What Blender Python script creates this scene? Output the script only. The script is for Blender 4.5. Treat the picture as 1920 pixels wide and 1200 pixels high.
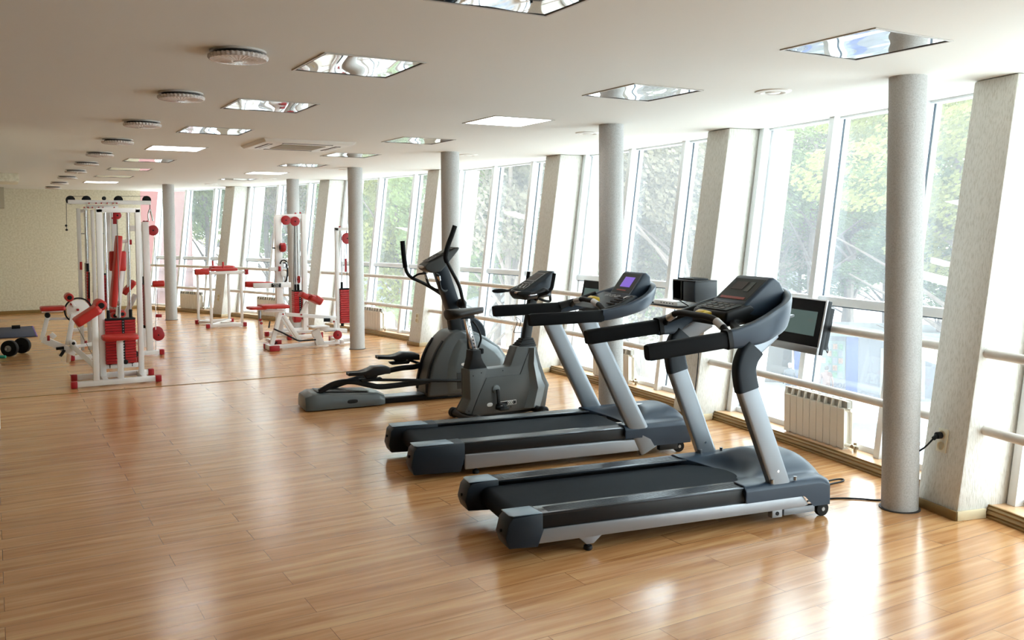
import bpy, bmesh, math, random
from mathutils import Vector, Matrix
R_ = math.radians
sc = bpy.context.scene
for o in list(bpy.data.objects): bpy.data.objects.remove(o)

# ------------------------------------------------------------ camera
EYE = Vector((0.0, 0.0, 1.807)); CEIL = 2.7556
FPX, PCX, PCY = 1676.5, 960.0, 522.7
def _axes(a=30.197, b=-3.1406, c=-0.2635):
    a, b, c = R_(a), R_(b), R_(c)
    f = Vector((math.sin(a)*math.cos(b), math.cos(a)*math.cos(b), math.sin(b)))
    r = Vector((math.cos(a), -math.sin(a), 0)); u = r.cross(f)
    return math.cos(c)*r + math.sin(c)*u, -math.sin(c)*r + math.cos(c)*u, f
RT, UP, FW = _axes()
cam = bpy.data.cameras.new('camera'); camo = bpy.data.objects.new('camera', cam)
sc.collection.objects.link(camo); sc.camera = camo
cam.sensor_fit = 'HORIZONTAL'; cam.sensor_width = 36.0; cam.lens = FPX/1920*36
cam.shift_x = 0.0; cam.shift_y = -(600-PCY)/1920
cam.clip_start = 0.05; cam.clip_end = 500
mw = Matrix((( RT.x, UP.x, -FW.x, EYE.x), (RT.y, UP.y, -FW.y, EYE.y), (RT.z, UP.z, -FW.z, EYE.z), (0, 0, 0, 1)))
camo.matrix_world = mw

# ------------------------------------------------------------ daylight and exposure
w = bpy.data.worlds.new('world'); sc.world = w; w.use_nodes = True
nt = w.node_tree; bg = nt.nodes['Background']
SKY = 11.5
tc = nt.nodes.new('ShaderNodeTexCoord'); sx = nt.nodes.new('ShaderNodeSeparateXYZ'); cr = nt.nodes.new('ShaderNodeValToRGB')
nt.links.new(tc.outputs['Generated'], sx.inputs[0]); nt.links.new(sx.outputs['Z'], cr.inputs[0])
cr.color_ramp.elements[0].position = 0.0; cr.color_ramp.elements[0].color = (0.86, 0.92, 0.95, 1)
cr.color_ramp.elements[1].position = 0.6; cr.color_ramp.elements[1].color = (0.80, 0.90, 1.0, 1)
nt.links.new(cr.outputs[0], bg.inputs[0]); bg.inputs[1].default_value = SKY
sc.view_settings.view_transform = 'Standard'; sc.view_settings.look = 'None'
sc.view_settings.gamma = 1; sc.view_settings.use_curve_mapping = False
sc.view_settings.exposure = 0.0

# ------------------------------------------------------------ helpers
COL = sc.collection
def at(px, py, Y):
    """the point of the vertical plane y = Y that a survey sight through (px, py) meets"""
    d = (px-PCX)/FPX*RT - (py-PCY)/FPX*UP + FW
    return EYE + d*(Y/d.y)
def atz(px, py, z):
    d = (px-PCX)/FPX*RT - (py-PCY)/FPX*UP + FW
    return EYE + d*((z-EYE.z)/d.z)
def az(px, dist, z=0.0):
    a = R_(30.197) + math.atan((px-PCX)/FPX)
    return Vector((dist*math.sin(a), dist*math.cos(a), z))

def catmull(pts, n=6, closed=False):
    P = [Vector(p) for p in pts]; out = []
    N = len(P)
    rng = range(N if closed else N-1)
    for i in rng:
        p1, p2 = P[i], P[(i+1) % N]
        p0 = P[i-1] if (i > 0 or closed) else p1*2-p2
        p3 = P[(i+2) % N] if (i+2 < N or closed) else p2*2-p1
        for k in range(n):
            t = k/n
            out.append(0.5*((2*p1)+(p2-p0)*t+(2*p0-5*p1+4*p2-p3)*t*t+(3*p1-p0-3*p2+p3)*t**3))
    if not closed: out.append(P[-1])
    return out

class MB:
    def __init__(s): s.bm = bmesh.new()
    def hull8(s, v):
        V = [s.bm.verts.new(p) for p in v]
        for f in ((0,3,2,1),(4,5,6,7),(0,1,5,4),(1,2,6,5),(2,3,7,6),(3,0,4,7)): s.bm.faces.new([V[i] for i in f])
        return s
    def box(s, lo, hi):
        x0,y0,z0 = lo; x1,y1,z1 = hi
        return s.hull8([(x0,y0,z0),(x1,y0,z0),(x1,y1,z0),(x0,y1,z0),(x0,y0,z1),(x1,y0,z1),(x1,y1,z1),(x0,y1,z1)])
    def bar(s, p, q, w=.06, h=None, ref=(0,1,0)):
        """rectangular bar, w measured along ref, h across"""
        h = w if h is None else h
        p, q = Vector(p), Vector(q); t = (q-p).normalized(); r = Vector(ref)
        if abs(t.dot(r.normalized())) > .98: r = Vector((1,0,0)) if abs(t.x) < .9 else Vector((0,1,0))
        a = (r - t*r.dot(t)).normalized()*w/2; b = t.cross(a).normalized()*h/2
        return s.hull8([p-a-b, p+a-b, p+a+b, p-a+b, q-a-b, q+a-b, q+a+b, q-a+b])
    def sweep(s, pts, w, h, ref=(0,1,0), n=4, rnd=False, closed=False, taper=None, pw=2.0):
        """section w x h swept along pts; rnd False = rectangle, True = ellipse/superellipse"""
        P = [Vector(p) for p in pts]; N = len(P); rings = []
        for i in range(N):
            if closed: t = (P[(i+1)%N]-P[i-1])
            else: t = (P[min(i+1,N-1)]-P[max(i-1,0)])
            t.normalize(); r = Vector(ref)
            a = r - t*r.dot(t)
            a = a.normalized() if a.length > 1e-4 else t.orthogonal().normalized()
            b = t.cross(a)
            k = taper(i/(N-1)) if taper else 1.0
            kw, kh = (k if isinstance(k, tuple) else (k, k))
            ring = []
            if rnd:
                m = max(8, n)
                for j in range(m):
                    an = 2*math.pi*j/m; c_, s_ = math.cos(an), math.sin(an)
                    x = math.copysign(abs(c_)**(2/pw), c_); y = math.copysign(abs(s_)**(2/pw), s_)
                    ring.append(P[i]+a*x*w*kw/2+b*y*h*kh/2)
            else:
                for sx_, sy_ in ((-1,-1),(1,-1),(1,1),(-1,1)): ring.append(P[i]+a*sx_*w*kw/2+b*sy_*h*kh/2)
            rings.append([s.bm.verts.new(p) for p in ring])
        m = len(rings[0])
        for i in range(N if closed else N-1):
            A, B = rings[i], rings[(i+1)%N]
            for j in range(m): s.bm.faces.new((A[j], A[(j+1)%m], B[(j+1)%m], B[j]))
        if not closed:
            s.bm.faces.new(rings[0][::-1]); s.bm.faces.new(rings[-1])
        return s
    def tube(s, pts, r, n=10, smooth=0, closed=False, taper=None):
        if smooth: pts = catmull(pts, smooth, closed)
        P = [Vector(p) for p in pts]; t = (P[1]-P[0]).normalized()
        # parallel transport frame
        N = len(P); a = t.orthogonal().normalized(); rings = []; prev = t
        for i in range(N):
            if closed: t = (P[(i+1)%N]-P[i-1]).normalized()
            else: t = (P[min(i+1,N-1)]-P[max(i-1,0)]).normalized()
            q = prev.rotation_difference(t); a = (q @ a); a = (a - t*a.dot(t)).normalized(); prev = t
            b = t.cross(a); k = taper(i/(N-1)) if taper else 1
            rings.append([s.bm.verts.new(P[i]+(a*math.cos(2*math.pi*j/n)+b*math.sin(2*math.pi*j/n))*r*k) for j in range(n)])
        for i in range(N if closed else N-1):
            A, B = rings[i], rings[(i+1)%N]
            for j in range(n): s.bm.faces.new((A[j], A[(j+1)%n], B[(j+1)%n], B[j]))
        if not closed:
            s.bm.faces.new(rings[0][::-1]); s.bm.faces.new(rings[-1])
        return s
    def cyl(s, p, q, r, n=20, r2=None):
        return s.tube([p, q], r, n, taper=(lambda t: 1+(r2/r-1)*t) if r2 is not None else None)
    def lathe(s, prof, c=(0,0,0), axis='z', n=28, a0=0, a1=360):
        """prof: list of (radius, height)"""
        c = Vector(c); full = abs(a1-a0) >= 360; cnt = n if full else n+1; rings = []
        for r, h in prof:
            ring = []
            for j in range(cnt):
                an = R_(a0+(a1-a0)*j/n); x, y = r*math.cos(an), r*math.sin(an)
                p = {'z': (x,y,h), 'y': (x,h,y), 'x': (h,x,y)}[axis]
                ring.append(s.bm.verts.new(c+Vector(p)))
            rings.append(ring)
        for A, B in zip(rings, rings[1:]):
            for j in range(cnt if full else cnt-1): s.bm.faces.new((A[j], A[(j+1)%cnt], B[(j+1)%cnt], B[j]))
        if full:
            if prof[0][0] > 1e-5: s.bm.faces.new(rings[0])
            if prof[-1][0] > 1e-5: s.bm.faces.new(rings[-1])
        return s
    def prism(s, poly, v0, v1, top=None):
        """polygon of (u, z) extruded from v0 to v1 (local y); top: other polygon at v1"""
        A = [s.bm.verts.new((u, v0, z)) for u, z in poly]; B = [s.bm.verts.new((u, v1, z)) for u, z in (top or poly)]
        n = len(A); s.bm.faces.new(A); s.bm.faces.new(B[::-1])
        for i in range(n): s.bm.faces.new((A[i], B[i], B[(i+1)%n], A[(i+1)%n]))
        return s
    def prismz(s, poly, z0, z1, top=None):
        A = [s.bm.verts.new((x, y, z0)) for x, y in poly]; B = [s.bm.verts.new((x, y, z1)) for x, y in (top or poly)]
        n = len(A); s.bm.faces.new(A[::-1]); s.bm.faces.new(B)
        for i in range(n): s.bm.faces.new((A[i], A[(i+1)%n], B[(i+1)%n], B[i]))
        return s
    def loft(s, rings):
        Rn = [[s.bm.verts.new(p) for p in r] for r in rings]; m = len(Rn[0])
        for A, B in zip(Rn, Rn[1:]):
            for j in range(m): s.bm.faces.new((A[j], A[(j+1)%m], B[(j+1)%m], B[j]))
        s.bm.faces.new(Rn[0][::-1]); s.bm.faces.new(Rn[-1])
        return s
    def ell(s, c, r, nu=16, nv=10, pw=2.0):
        prof = []; c = Vector(c); rings = []
        f = lambda x: math.copysign(abs(x)**(2/pw), x)
        top = s.bm.verts.new(c+Vector((0,0,r[2]))); bot = s.bm.verts.new(c-Vector((0,0,r[2])))
        for i in range(1, nv):
            th = math.pi*i/nv; rings.append([s.bm.verts.new(c+Vector((r[0]*f(math.sin(th))*f(math.cos(2*math.pi*j/nu)), r[1]*f(math.sin(th))*f(math.sin(2*math.pi*j/nu)), r[2]*f(math.cos(th))))) for j in range(nu)])
        for j in range(nu):
            s.bm.faces.new((top, rings[0][j], rings[0][(j+1)%nu])); s.bm.faces.new((bot, rings[-1][(j+1)%nu], rings[-1][j]))
        for A, B in zip(rings, rings[1:]):
            for j in range(nu): s.bm.faces.new((A[j], B[j], B[(j+1)%nu], A[(j+1)%nu]))
        return s
    def grid(s, f, nu, nv):
        V = [[s.bm.verts.new(f(i/nu, j/nv)) for j in range(nv+1)] for i in range(nu+1)]
        for i in range(nu):
            for j in range(nv): s.bm.faces.new((V[i][j], V[i+1][j], V[i+1][j+1], V[i][j+1]))
        return s
    def build(s, name, mat, parent=None, bevel=0, seg=2, origin=None, ang=35, smooth=True, label=None, kind=None):
        bm = s.bm
        bmesh.ops.recalc_face_normals(bm, faces=bm.faces)
        if bevel:
            es = [e for e in bm.edges if len(e.link_faces) == 2 and e.calc_face_angle(0) > R_(30)]
            if es: bmesh.ops.bevel(bm, geom=es, offset=bevel, segments=seg, affect='EDGES', profile=.5, clamp_overlap=True)
        if origin is not None: bmesh.ops.translate(bm, verts=bm.verts, vec=-Vector(origin))
        me = bpy.data.meshes.new(name); bm.to_mesh(me); bm.free()
        if smooth:
            me.polygons.foreach_set('use_smooth', [True]*len(me.polygons))
            me.set_sharp_from_angle(angle=R_(ang))
        me.materials.append(mat)
        o = bpy.data.objects.new(name, me); COL.objects.link(o)
        if parent is not None: o.parent = parent
        elif origin is not None: o.location = origin
        if label: o['label'] = label
        if kind: o['kind'] = kind
        return o

def thing(name, label, cat, loc=(0,0,0), rotz=0, group=None):
    o = bpy.data.objects.new(name, None); COL.objects.link(o)
    o.empty_display_size = .1; o.location = loc; o.rotation_euler = (0,0,rotz); o['label'] = label; o['category'] = cat
    if group: o['group'] = group
    return o
def tag(o, label, cat, group=None):
    o['label'] = label; o['category'] = cat
    if group: o['group'] = group
    return o
def struct(o): o['kind'] = 'structure'; return o
def dup(root, loc, rotz=None, label=None, group=None):
    r = root.copy(); COL.objects.link(r); r.location = loc
    if rotz is not None: r.rotation_euler = (0,0,rotz)
    if label: r['label'] = label
    if group: r['group'] = group
    for ch in list(root.children):
        c = ch.copy(); COL.objects.link(c); c.parent = r
        for g in ch.children:
            d = g.copy(); COL.objects.link(d); d.parent = c
    return r
def text_part(name, body, size, mat, parent, M, depth=.0008):
    cu = bpy.data.curves.new(name, 'FONT'); cu.body = body; cu.size = size; cu.extrude = depth; cu.align_x = 'CENTER'; cu.align_y = 'CENTER'
    t = bpy.data.objects.new(name, cu); me = bpy.data.meshes.new_from_object(t); bpy.data.objects.remove(t)
    me.materials.clear(); me.materials.append(mat)
    o = bpy.data.objects.new(name, me); COL.objects.link(o); o.parent = parent; o.matrix_local = M
    return o

# ------------------------------------------------------------ materials
def srgb(r, g, b):
    f = lambda c: (c/255/12.92) if c/255 <= .04045 else ((c/255+.055)/1.055)**2.4
    return (f(r), f(g), f(b), 1)
def mat(name, col, rough=.5, metal=0, spec=.5, coat=0, emis=None, es=0, bump=None, var=None):
    m = bpy.data.materials.new(name); m.use_nodes = True; n = m.node_tree; p = n.nodes['Principled BSDF']
    p.inputs['Base Color'].default_value = col; p.inputs['Roughness'].default_value = rough
    p.inputs['Metallic'].default_value = metal; p.inputs['Specular IOR Level'].default_value = spec
    p.inputs['Coat Weight'].default_value = coat; p.inputs['Coat Roughness'].default_value = .1
    if emis: p.inputs['Emission Color'].default_value = emis; p.inputs['Emission Strength'].default_value = es
    tc = n.nodes.new('ShaderNodeTexCoord')
    if var:   # (scale, amount): mottling of the surface's own colour
        no = n.nodes.new('ShaderNodeTexNoise'); no.inputs['Scale'].default_value = var[0]; no.inputs['Detail'].default_value = 4
        n.links.new(tc.outputs['Object'], no.inputs['Vector'])
        mr = n.nodes.new('ShaderNodeMapRange'); mr.inputs['From Min'].default_value = .3; mr.inputs['From Max'].default_value = .7
        mr.inputs['To Min'].default_value = 1-var[1]; mr.inputs['To Max'].default_value = 1+var[1]
        n.links.new(no.outputs[0], mr.inputs[0])
        mx = n.nodes.new('ShaderNodeVectorMath'); mx.operation = 'SCALE'; mx.inputs[0].default_value = col[:3]
        n.links.new(mr.outputs[0], mx.inputs['Scale']); n.links.new(mx.outputs[0], p.inputs['Base Color'])
    if bump:  # (scale, strength, distance)
        no = n.nodes.new('ShaderNodeTexNoise'); no.inputs['Scale'].default_value = bump[0]; no.inputs['Detail'].default_value = 3
        n.links.new(tc.outputs['Object'], no.inputs['Vector'])
        b = n.nodes.new('ShaderNodeBump'); b.inputs['Strength'].default_value = bump[1]; b.inputs['Distance'].default_value = bump[2]
        n.links.new(no.outputs[0], b.inputs['Height']); n.links.new(b.outputs[0], p.inputs['Normal'])
    return m

def floor_mat():
    m = bpy.data.materials.new('laminate floor'); m.use_nodes = True; n = m.node_tree; L = n.links; p = n.nodes['Principled BSDF']
    tc = n.nodes.new('ShaderNodeTexCoord')
    br = n.nodes.new('ShaderNodeTexBrick'); br.offset = .37; br.offset_frequency = 2; br.squash = 1
    for k, v in (('Scale', 1), ('Mortar Size', .0016), ('Mortar Smooth', .3), ('Bias', 0), ('Brick Width', 1.28), ('Row Height', .193)): br.inputs[k].default_value = v
    br.inputs['Color1'].default_value = (0,0,0,1); br.inputs['Color2'].default_value = (1,1,1,1); br.inputs['Mortar'].default_value = (.5,.5,.5,1)
    L.new(tc.outputs['Object'], br.inputs['Vector'])
    # each board samples its own stretch of grain
    sp = n.nodes.new('ShaderNodeSeparateColor'); L.new(br.outputs['Color'], sp.inputs[0])
    sc_ = n.nodes.new('ShaderNodeVectorMath'); sc_.operation = 'SCALE'; sc_.inputs['Scale'].default_value = 37.0; L.new(br.outputs['Color'], sc_.inputs[0])
    ad = n.nodes.new('ShaderNodeVectorMath'); ad.operation = 'ADD'; L.new(tc.outputs['Object'], ad.inputs[0]); L.new(sc_.outputs[0], ad.inputs[1])
    mp = n.nodes.new('ShaderNodeMapping'); mp.inputs['Scale'].default_value = (1.1, 17, 1); L.new(ad.outputs[0], mp.inputs[0])
    n1 = n.nodes.new('ShaderNodeTexNoise'); n1.inputs['Scale'].default_value = 1.0; n1.inputs['Detail'].default_value = 6; n1.inputs['Distortion'].default_value = .7; L.new(mp.outputs[0], n1.inputs['Vector'])
    mp2 = n.nodes.new('ShaderNodeMapping'); mp2.inputs['Scale'].default_value = (5, 160, 1); L.new(ad.outputs[0], mp2.inputs[0])
    n2 = n.nodes.new('ShaderNodeTexNoise'); n2.inputs['Scale'].default_value = 1.0; n2.inputs['Detail'].default_value = 3; L.new(mp2.outputs[0], n2.inputs['Vector'])
    cr = n.nodes.new('ShaderNodeValToRGB'); e = cr.color_ramp.elements
    e[0].position = .28; e[0].color = srgb(174,117,70); e[1].position = .72; e[1].color = srgb(220,173,119)
    k = e.new(.5); k.color = srgb(200,145,94)
    L.new(n1.outputs[0], cr.inputs[0])
    mm = n.nodes.new('ShaderNodeMath'); mm.operation = 'MULTIPLY_ADD'; mm.inputs[1].default_value = .30; mm.inputs[2].default_value = .85; L.new(n2.outputs[0], mm.inputs[0])
    mb = n.nodes.new('ShaderNodeMath'); mb.operation = 'MULTIPLY_ADD'; mb.inputs[1].default_value = .10; mb.inputs[2].default_value = .95; L.new(sp.outputs[0], mb.inputs[0])
    mu = n.nodes.new('ShaderNodeMath'); mu.operation = 'MULTIPLY'; L.new(mm.outputs[0], mu.inputs[0]); L.new(mb.outputs[0], mu.inputs[1])
    v = n.nodes.new('ShaderNodeVectorMath'); v.operation = 'SCALE'; L.new(cr.outputs[0], v.inputs[0]); L.new(mu.outputs[0], v.inputs['Scale'])
    mx = n.nodes.new('ShaderNodeMix'); mx.data_type = 'RGBA'; L.new(br.outputs['Fac'], mx.inputs['Factor']); L.new(v.outputs[0], mx.inputs['A']); mx.inputs['B'].default_value = srgb(116, 74, 44)
    L.new(mx.outputs['Result'], p.inputs['Base Color'])
    p.inputs['Roughness'].default_value = .25; p.inputs['IOR'].default_value = 1.8
    mr = n.nodes.new('ShaderNodeMapRange'); mr.inputs['To Min'].default_value = .15; mr.inputs['To Max'].default_value = .27; L.new(n1.outputs[0], mr.inputs[0]); L.new(mr.outputs[0], p.inputs['Roughness'])
    b = n.nodes.new('ShaderNodeBump'); b.invert = True; b.inputs['Strength'].default_value = .35; b.inputs['Distance'].default_value = .0015; L.new(br.outputs['Fac'], b.inputs['Height'])
    b2 = n.nodes.new('ShaderNodeBump'); b2.inputs['Strength'].default_value = .05; b2.inputs['Distance'].default_value = .002; L.new(n2.outputs[0], b2.inputs['Height']); L.new(b.outputs[0], b2.inputs['Normal'])
    L.new(b2.outputs[0], p.inputs['Normal'])
    return m

def stucco(name, col, dark, kind):
    """kind 'bark': plaster with vertical scratches; 'fine': rolled speckled plaster; 'wall': embossed wallpaper"""
    m = bpy.data.materials.new(name); m.use_nodes = True; n = m.node_tree; L = n.links; p = n.nodes['Principled BSDF']
    p.inputs['Roughness'].default_value = .85; p.inputs['Specular IOR Level'].default_value = .2
    tc = n.nodes.new('ShaderNodeTexCoord'); mp = n.nodes.new('ShaderNodeMapping'); L.new(tc.outputs['Object'], mp.inputs[0])
    mp.inputs['Scale'].default_value = {'bark': (120, 120, 20), 'fine': (120, 120, 120), 'wall': (26, 26, 26)}[kind]
    no = n.nodes.new('ShaderNodeTexNoise'); no.inputs['Scale'].default_value = 1; no.inputs['Detail'].default_value = 3; no.inputs['Roughness'].default_value = .6; L.new(mp.outputs[0], no.inputs['Vector'])
    cr = n.nodes.new('ShaderNodeValToRGB'); e = cr.color_ramp.elements
    a, b_ = {'bark': (.36, .54), 'fine': (.25, .60), 'wall': (.35, .65)}[kind]
    e[0].position = a; e[0].color = dark; e[1].position = b_; e[1].color = col  # bark: shading of the grooves is put into the darker colour
    L.new(no.outputs[0], cr.inputs[0]); L.new(cr.outputs[0], p.inputs['Base Color'])
    b = n.nodes.new('ShaderNodeBump'); b.inputs['Strength'].default_value = {'bark': .8, 'fine': .5, 'wall': .5}[kind]; b.inputs['Distance'].default_value = {'bark': .005, 'fine': .003, 'wall': .004}[kind]
    L.new(cr.outputs[0], b.inputs['Height']) if kind == 'bark' else L.new(no.outputs[0], b.inputs['Height'])
    L.new(b.outputs[0], p.inputs['Normal'])
    return m

def glass_mat(name, glare_veil=.042, tint=(.93,.97,.96,1)):
    m = bpy.data.materials.new(name); m.use_nodes = True; n = m.node_tree; L = n.links; n.nodes.clear()
    out = n.nodes.new('ShaderNodeOutputMaterial'); t = n.nodes.new('ShaderNodeBsdfTransparent'); t.inputs[0].default_value = tint
    g = n.nodes.new('ShaderNodeBsdfGlossy'); g.inputs['Roughness'].default_value = .01
    d = n.nodes.new('ShaderNodeBsdfTranslucent'); d.inputs[0].default_value = (.95,.97,1,1)  # translucent share whitens the view, imitating overexposure glare on clean panes
    m1 = n.nodes.new('ShaderNodeMixShader'); m1.inputs[0].default_value = glare_veil; L.new(t.outputs[0], m1.inputs[1]); L.new(d.outputs[0], m1.inputs[2])
    m2 = n.nodes.new('ShaderNodeMixShader'); m2.inputs[0].default_value = .05; L.new(m1.outputs[0], m2.inputs[1]); L.new(g.outputs[0], m2.inputs[2])
    L.new(m2.outputs[0], out.inputs[0]); return m

def louvre_mat():
    m = bpy.data.materials.new('mirror reflector'); m.use_nodes = True; p = m.node_tree.nodes['Principled BSDF']
    p.inputs['Base Color'].default_value = (.88,.89,.90,1); p.inputs['Metallic'].default_value = 1; p.inputs['Roughness'].default_value = .03
    return m

M_ = dict(
    floor=floor_mat(), ledge=mat('ledge laminate', srgb(216,174,134), .3, var=(6,.10)),
    ceiling=mat('painted ceiling', srgb(230,227,219), .8, spec=.2, bump=(60,.08,.001)),
    skirt=mat('bronze skirting', srgb(150,120,72), .35, .15, var=(3,.12)), skirt2=mat('cream skirting', srgb(214,196,160), .4, var=(8,.12)),
    pillar=stucco('bark plaster', srgb(226,223,216), srgb(208,204,194), 'bark'), column=stucco('speckled plaster', srgb(194,193,191), srgb(170,168,164), 'fine'),
    wall=stucco('olive wallpaper', srgb(228,220,198), srgb(210,200,174), 'wall'), plain=mat('cream wall paint', srgb(178,168,146), .8, spec=.2, bump=(80,.1,.001)),
    upvc=mat('white window frame', srgb(232,235,238), .35, coat=.2), gasket=mat('dark window gasket', srgb(74,86,98), .5),
    glass=glass_mat('glare veiled window glass'), white=mat('white enamel', srgb(238,236,232), .3, coat=.3), wtube=mat('white painted steel', srgb(236,234,232), .3, coat=.3, bump=(120,.03,.001)),
    rail=mat('pale rail paint', srgb(222,214,205), .45, var=(14,.05)), red=mat('red vinyl', srgb(186,38,30), .42, bump=(150,.12,.001), var=(10,.06)),
    dred=mat('red plastic', srgb(160,22,30), .4, var=(12,.05)), rplate=mat('red painted weight plates', srgb(176,24,28), .4, var=(20,.06)),
    black=mat('black rubber', srgb(11,12,14), .6, spec=.3, bump=(200,.15,.0008)), blackp=mat('black plastic', srgb(10,12,15), .42, spec=.35, bump=(180,.06,.0006)),
    foam=mat('black foam grip', srgb(8,9,11), .8, spec=.2, bump=(260,.3,.0008)), belt=mat('running belt', srgb(19,25,31), .7, spec=.12, bump=(300,.25,.0006), var=(4,.12)),
    slate=mat('slate blue plastic', srgb(33,48,64), .4, spec=.4, bump=(220,.08,.0005)), slate2=mat('dark slate plastic', srgb(18,29,39), .46, spec=.3, bump=(220,.1,.0005)),
    capsheen=mat('plastic top with window sheen', srgb(120,136,148), .3, bump=(220,.06,.0005)),  # slate plastic again, window reflection put into the lighter colour
    silver=mat('silver painted steel', srgb(150,153,158), .38, .55, bump=(160,.05,.0005)), silver2=mat('matt silver tube', srgb(134,139,145), .36, .5, bump=(160,.04,.0005)),
    strip=mat('ribbed foot strip', srgb(54,58,64), .25, .5), chrome=mat('chrome', srgb(205,205,208), .12, 1, bump=(90,.02,.0003)), steel=mat('brushed steel', srgb(150,150,150), .35, 1, bump=(90,.05,.0004)),
    greyp=mat('grey cover plastic', srgb(68,71,71), .45, bump=(240,.12,.0006)), greyl=mat('light grey cover plastic', srgb(90,98,100), .36, bump=(240,.08,.0005)),
    greyd=mat('dark grey cover plastic', srgb(45,48,48), .5, bump=(240,.12,.0006)),
    yellow=mat('yellow plastic', srgb(206,170,32), .35, var=(30,.05)), panel=mat('console overlay', srgb(38,42,42), .5, spec=.25, var=(60,.1)),
    screen=mat('violet lit display', srgb(110,80,190), .3, emis=srgb(128,92,214), es=.55), lcd=mat('unlit display', srgb(58,64,60), .4, spec=.3, var=(40,.05)),
    dlcd=mat('dark display', srgb(62,54,52), .5, spec=.25, var=(40,.05)), redled=mat('red key row', srgb(140,44,34), .4, var=(90,.3)), blank=mat('printed white label', srgb(214,214,212), .5, var=(30,.04)),
    tv=mat('television glass', srgb(6,6,8), .35, spec=.1, var=(9,.1)), silverp=mat('silver plastic', srgb(186,186,188), .3, .5, bump=(90,.03,.0003)),
    lamp=mat('lit ceiling panel', (1,1,1,1), .4, emis=(1,.99,.96,1), es=9.0), louvre=louvre_mat(), frame=mat('white steel trim', srgb(196,190,182), .4, var=(20,.03)), darkgap=mat('dark gap colour', srgb(60,54,50), .7, bump=(50,.1,.001)),  # darkgap: dark colour painted for the shade inside gaps
    grille=mat('return air grille', srgb(150,138,116), .6, bump=(260,.5,.002)), acp=mat('air conditioner plastic', srgb(226,220,210), .4, var=(10,.02)),
    crystal=mat('pressed glass lens', srgb(206,196,190), .15, spec=.8, bump=(45,.6,.006)), socket=mat('ivory socket plastic', srgb(232,226,206), .35, var=(20,.03)),
    brass=mat('nickel valve', srgb(170,160,140), .3, .9, bump=(60,.05,.0005)), radi=mat('radiator enamel', srgb(232,226,214), .35, coat=.2, var=(12,.02)),
    radis=mat('radiator slot shade', srgb(150,144,134), .5, var=(12,.04)), matt=mat('navy exercise mat', srgb(48,52,72), .8, bump=(90,.3,.002)), purple=mat('purple mat edge', srgb(112,84,150), .8, var=(20,.1)),
    green=mat('green rubber', srgb(40,150,120), .5, var=(20,.1)), skin=mat('skin', srgb(200,160,136), .6, var=(20,.05)),
)
# ------------------------------------------------------------ room shell
CC = Vector((-21.392, 9.705)); C = CEIL
def pol(R, deg, z=0): return Vector((CC.x+R*math.cos(R_(deg)), CC.y+R*math.sin(R_(deg)), z))
RIN = lambda z: 27.246+.394*z/C          # inner face of the leaning piers
RGL = lambda z: 27.72+.37*z/C            # glass
PIERS = [-20.3, -13.56, -7.10, -.42, 6.22, 13.5, 20.5]
PW = .72                                   # angular width of a pier
A0, A1 = -33, 27.6
XL, YB, YF = -.03, 22.5, -5.0
def slab(name, R, z0, z1, m, segs=90):
    poly = [(-5.0, YF), ] + [tuple(pol(R, A0+(A1-A0)*i/segs)[:2]) for i in range(segs+1)]
    poly = [p for p in poly if p[1] > YF-1e-6] + [(3.0, YB+.1), (-5.0, YB+.1)]
    poly.insert(1, (poly[1][0], YF))
    return MB().prismz(poly, z0, z1).build(name, m, smooth=False)
struct(slab('floor', 27.52, -.25, 0, M_['floor']))
struct(slab('ceiling', 28.25, C, C+.3, M_['ceiling']))

# raised ledge under the windows, with a bronze skirting in front
def arc_strip(name, R0, R1, z0, z1, a0, a1, m, n=80, parent=None, bevel=0, R2=None):
    b = MB(); rings = []
    for i in range(n+1):
        a = a0+(a1-a0)*i/n
        rings.append([pol(R0, a, z0), pol(R1, a, z0), pol(R2[1] if R2 else R1, a, z1), pol(R2[0] if R2 else R0, a, z1)])
    b.loft(rings); return b.build(name, m, parent, bevel=bevel)
struct(arc_strip('trim_1', 27.50, 28.0, 0, .075, A0, A1, M_['ledge']))
b = MB(); rings = []
for i in range(121):
    a = A0+(A1-A0)*i/120
    rings.append([pol(r, a, z) for r, z in ((27.505,.001),(27.468,.001),(27.466,.012),(27.476,.018),(27.470,.030),(27.482,.045),(27.478,.058),(27.492,.068),(27.490,.080),(27.505,.080))])
struct(b.loft(rings).build('baseboard_right', M_['skirt'], smooth=True, ang=25))

# walls
struct(MB().box((-2.6, YB, 0), (3.05, YB+.2, C)).build('wall_back', M_['wall'], smooth=False))
struct(MB().box((XL-.25, 9.42, 0), (XL, YB, C)).build('wall_left', M_['plain'], smooth=False))
struct(MB().box((-5.2, YF, 0), (-5.0, 9.42, C)).build('wall_left_far', M_['plain'], smooth=False))
struct(MB().box((-5.0, 9.42, 0), (XL-.25, 9.62, C)).build('wall_left_return', M_['plain'], smooth=False))
struct(MB().box((-5.2, YF-.2, 0), (4.6, YF, C)).build('wall_front', M_['plain'], smooth=False))
struct(MB().box((XL, YB-.018, 0), (3.0, YB, .075)).build('baseboard_back', M_['skirt'], bevel=.004))
struct(MB().box((XL-.002, 9.40, 0), (XL+.052, 9.46, .46)).build('trim_2', M_['white'], bevel=.004))
b = MB(); rings = []
for k in range(13):
    a = A0+(PIERS[0]-A0)*k/12; rings.append([pol(27.45, a, 0), pol(27.7, a, 0), pol(28.0, a, C), pol(27.80, a, C)])
struct(b.loft(rings).build('wall_daylight_block', M_['plain'], smooth=False))  # unseen solid wall, added to keep daylight off the near end
# joint strip across the floor
p0, p1 = Vector((XL, 11.10, 0)), Vector((5.97, 10.78, 0))
struct(MB().bar(p0+Vector((0,0,.002)), p1+Vector((0,0,.002)), .022, .006).build('trim_3', M_['skirt'], smooth=False))
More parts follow.
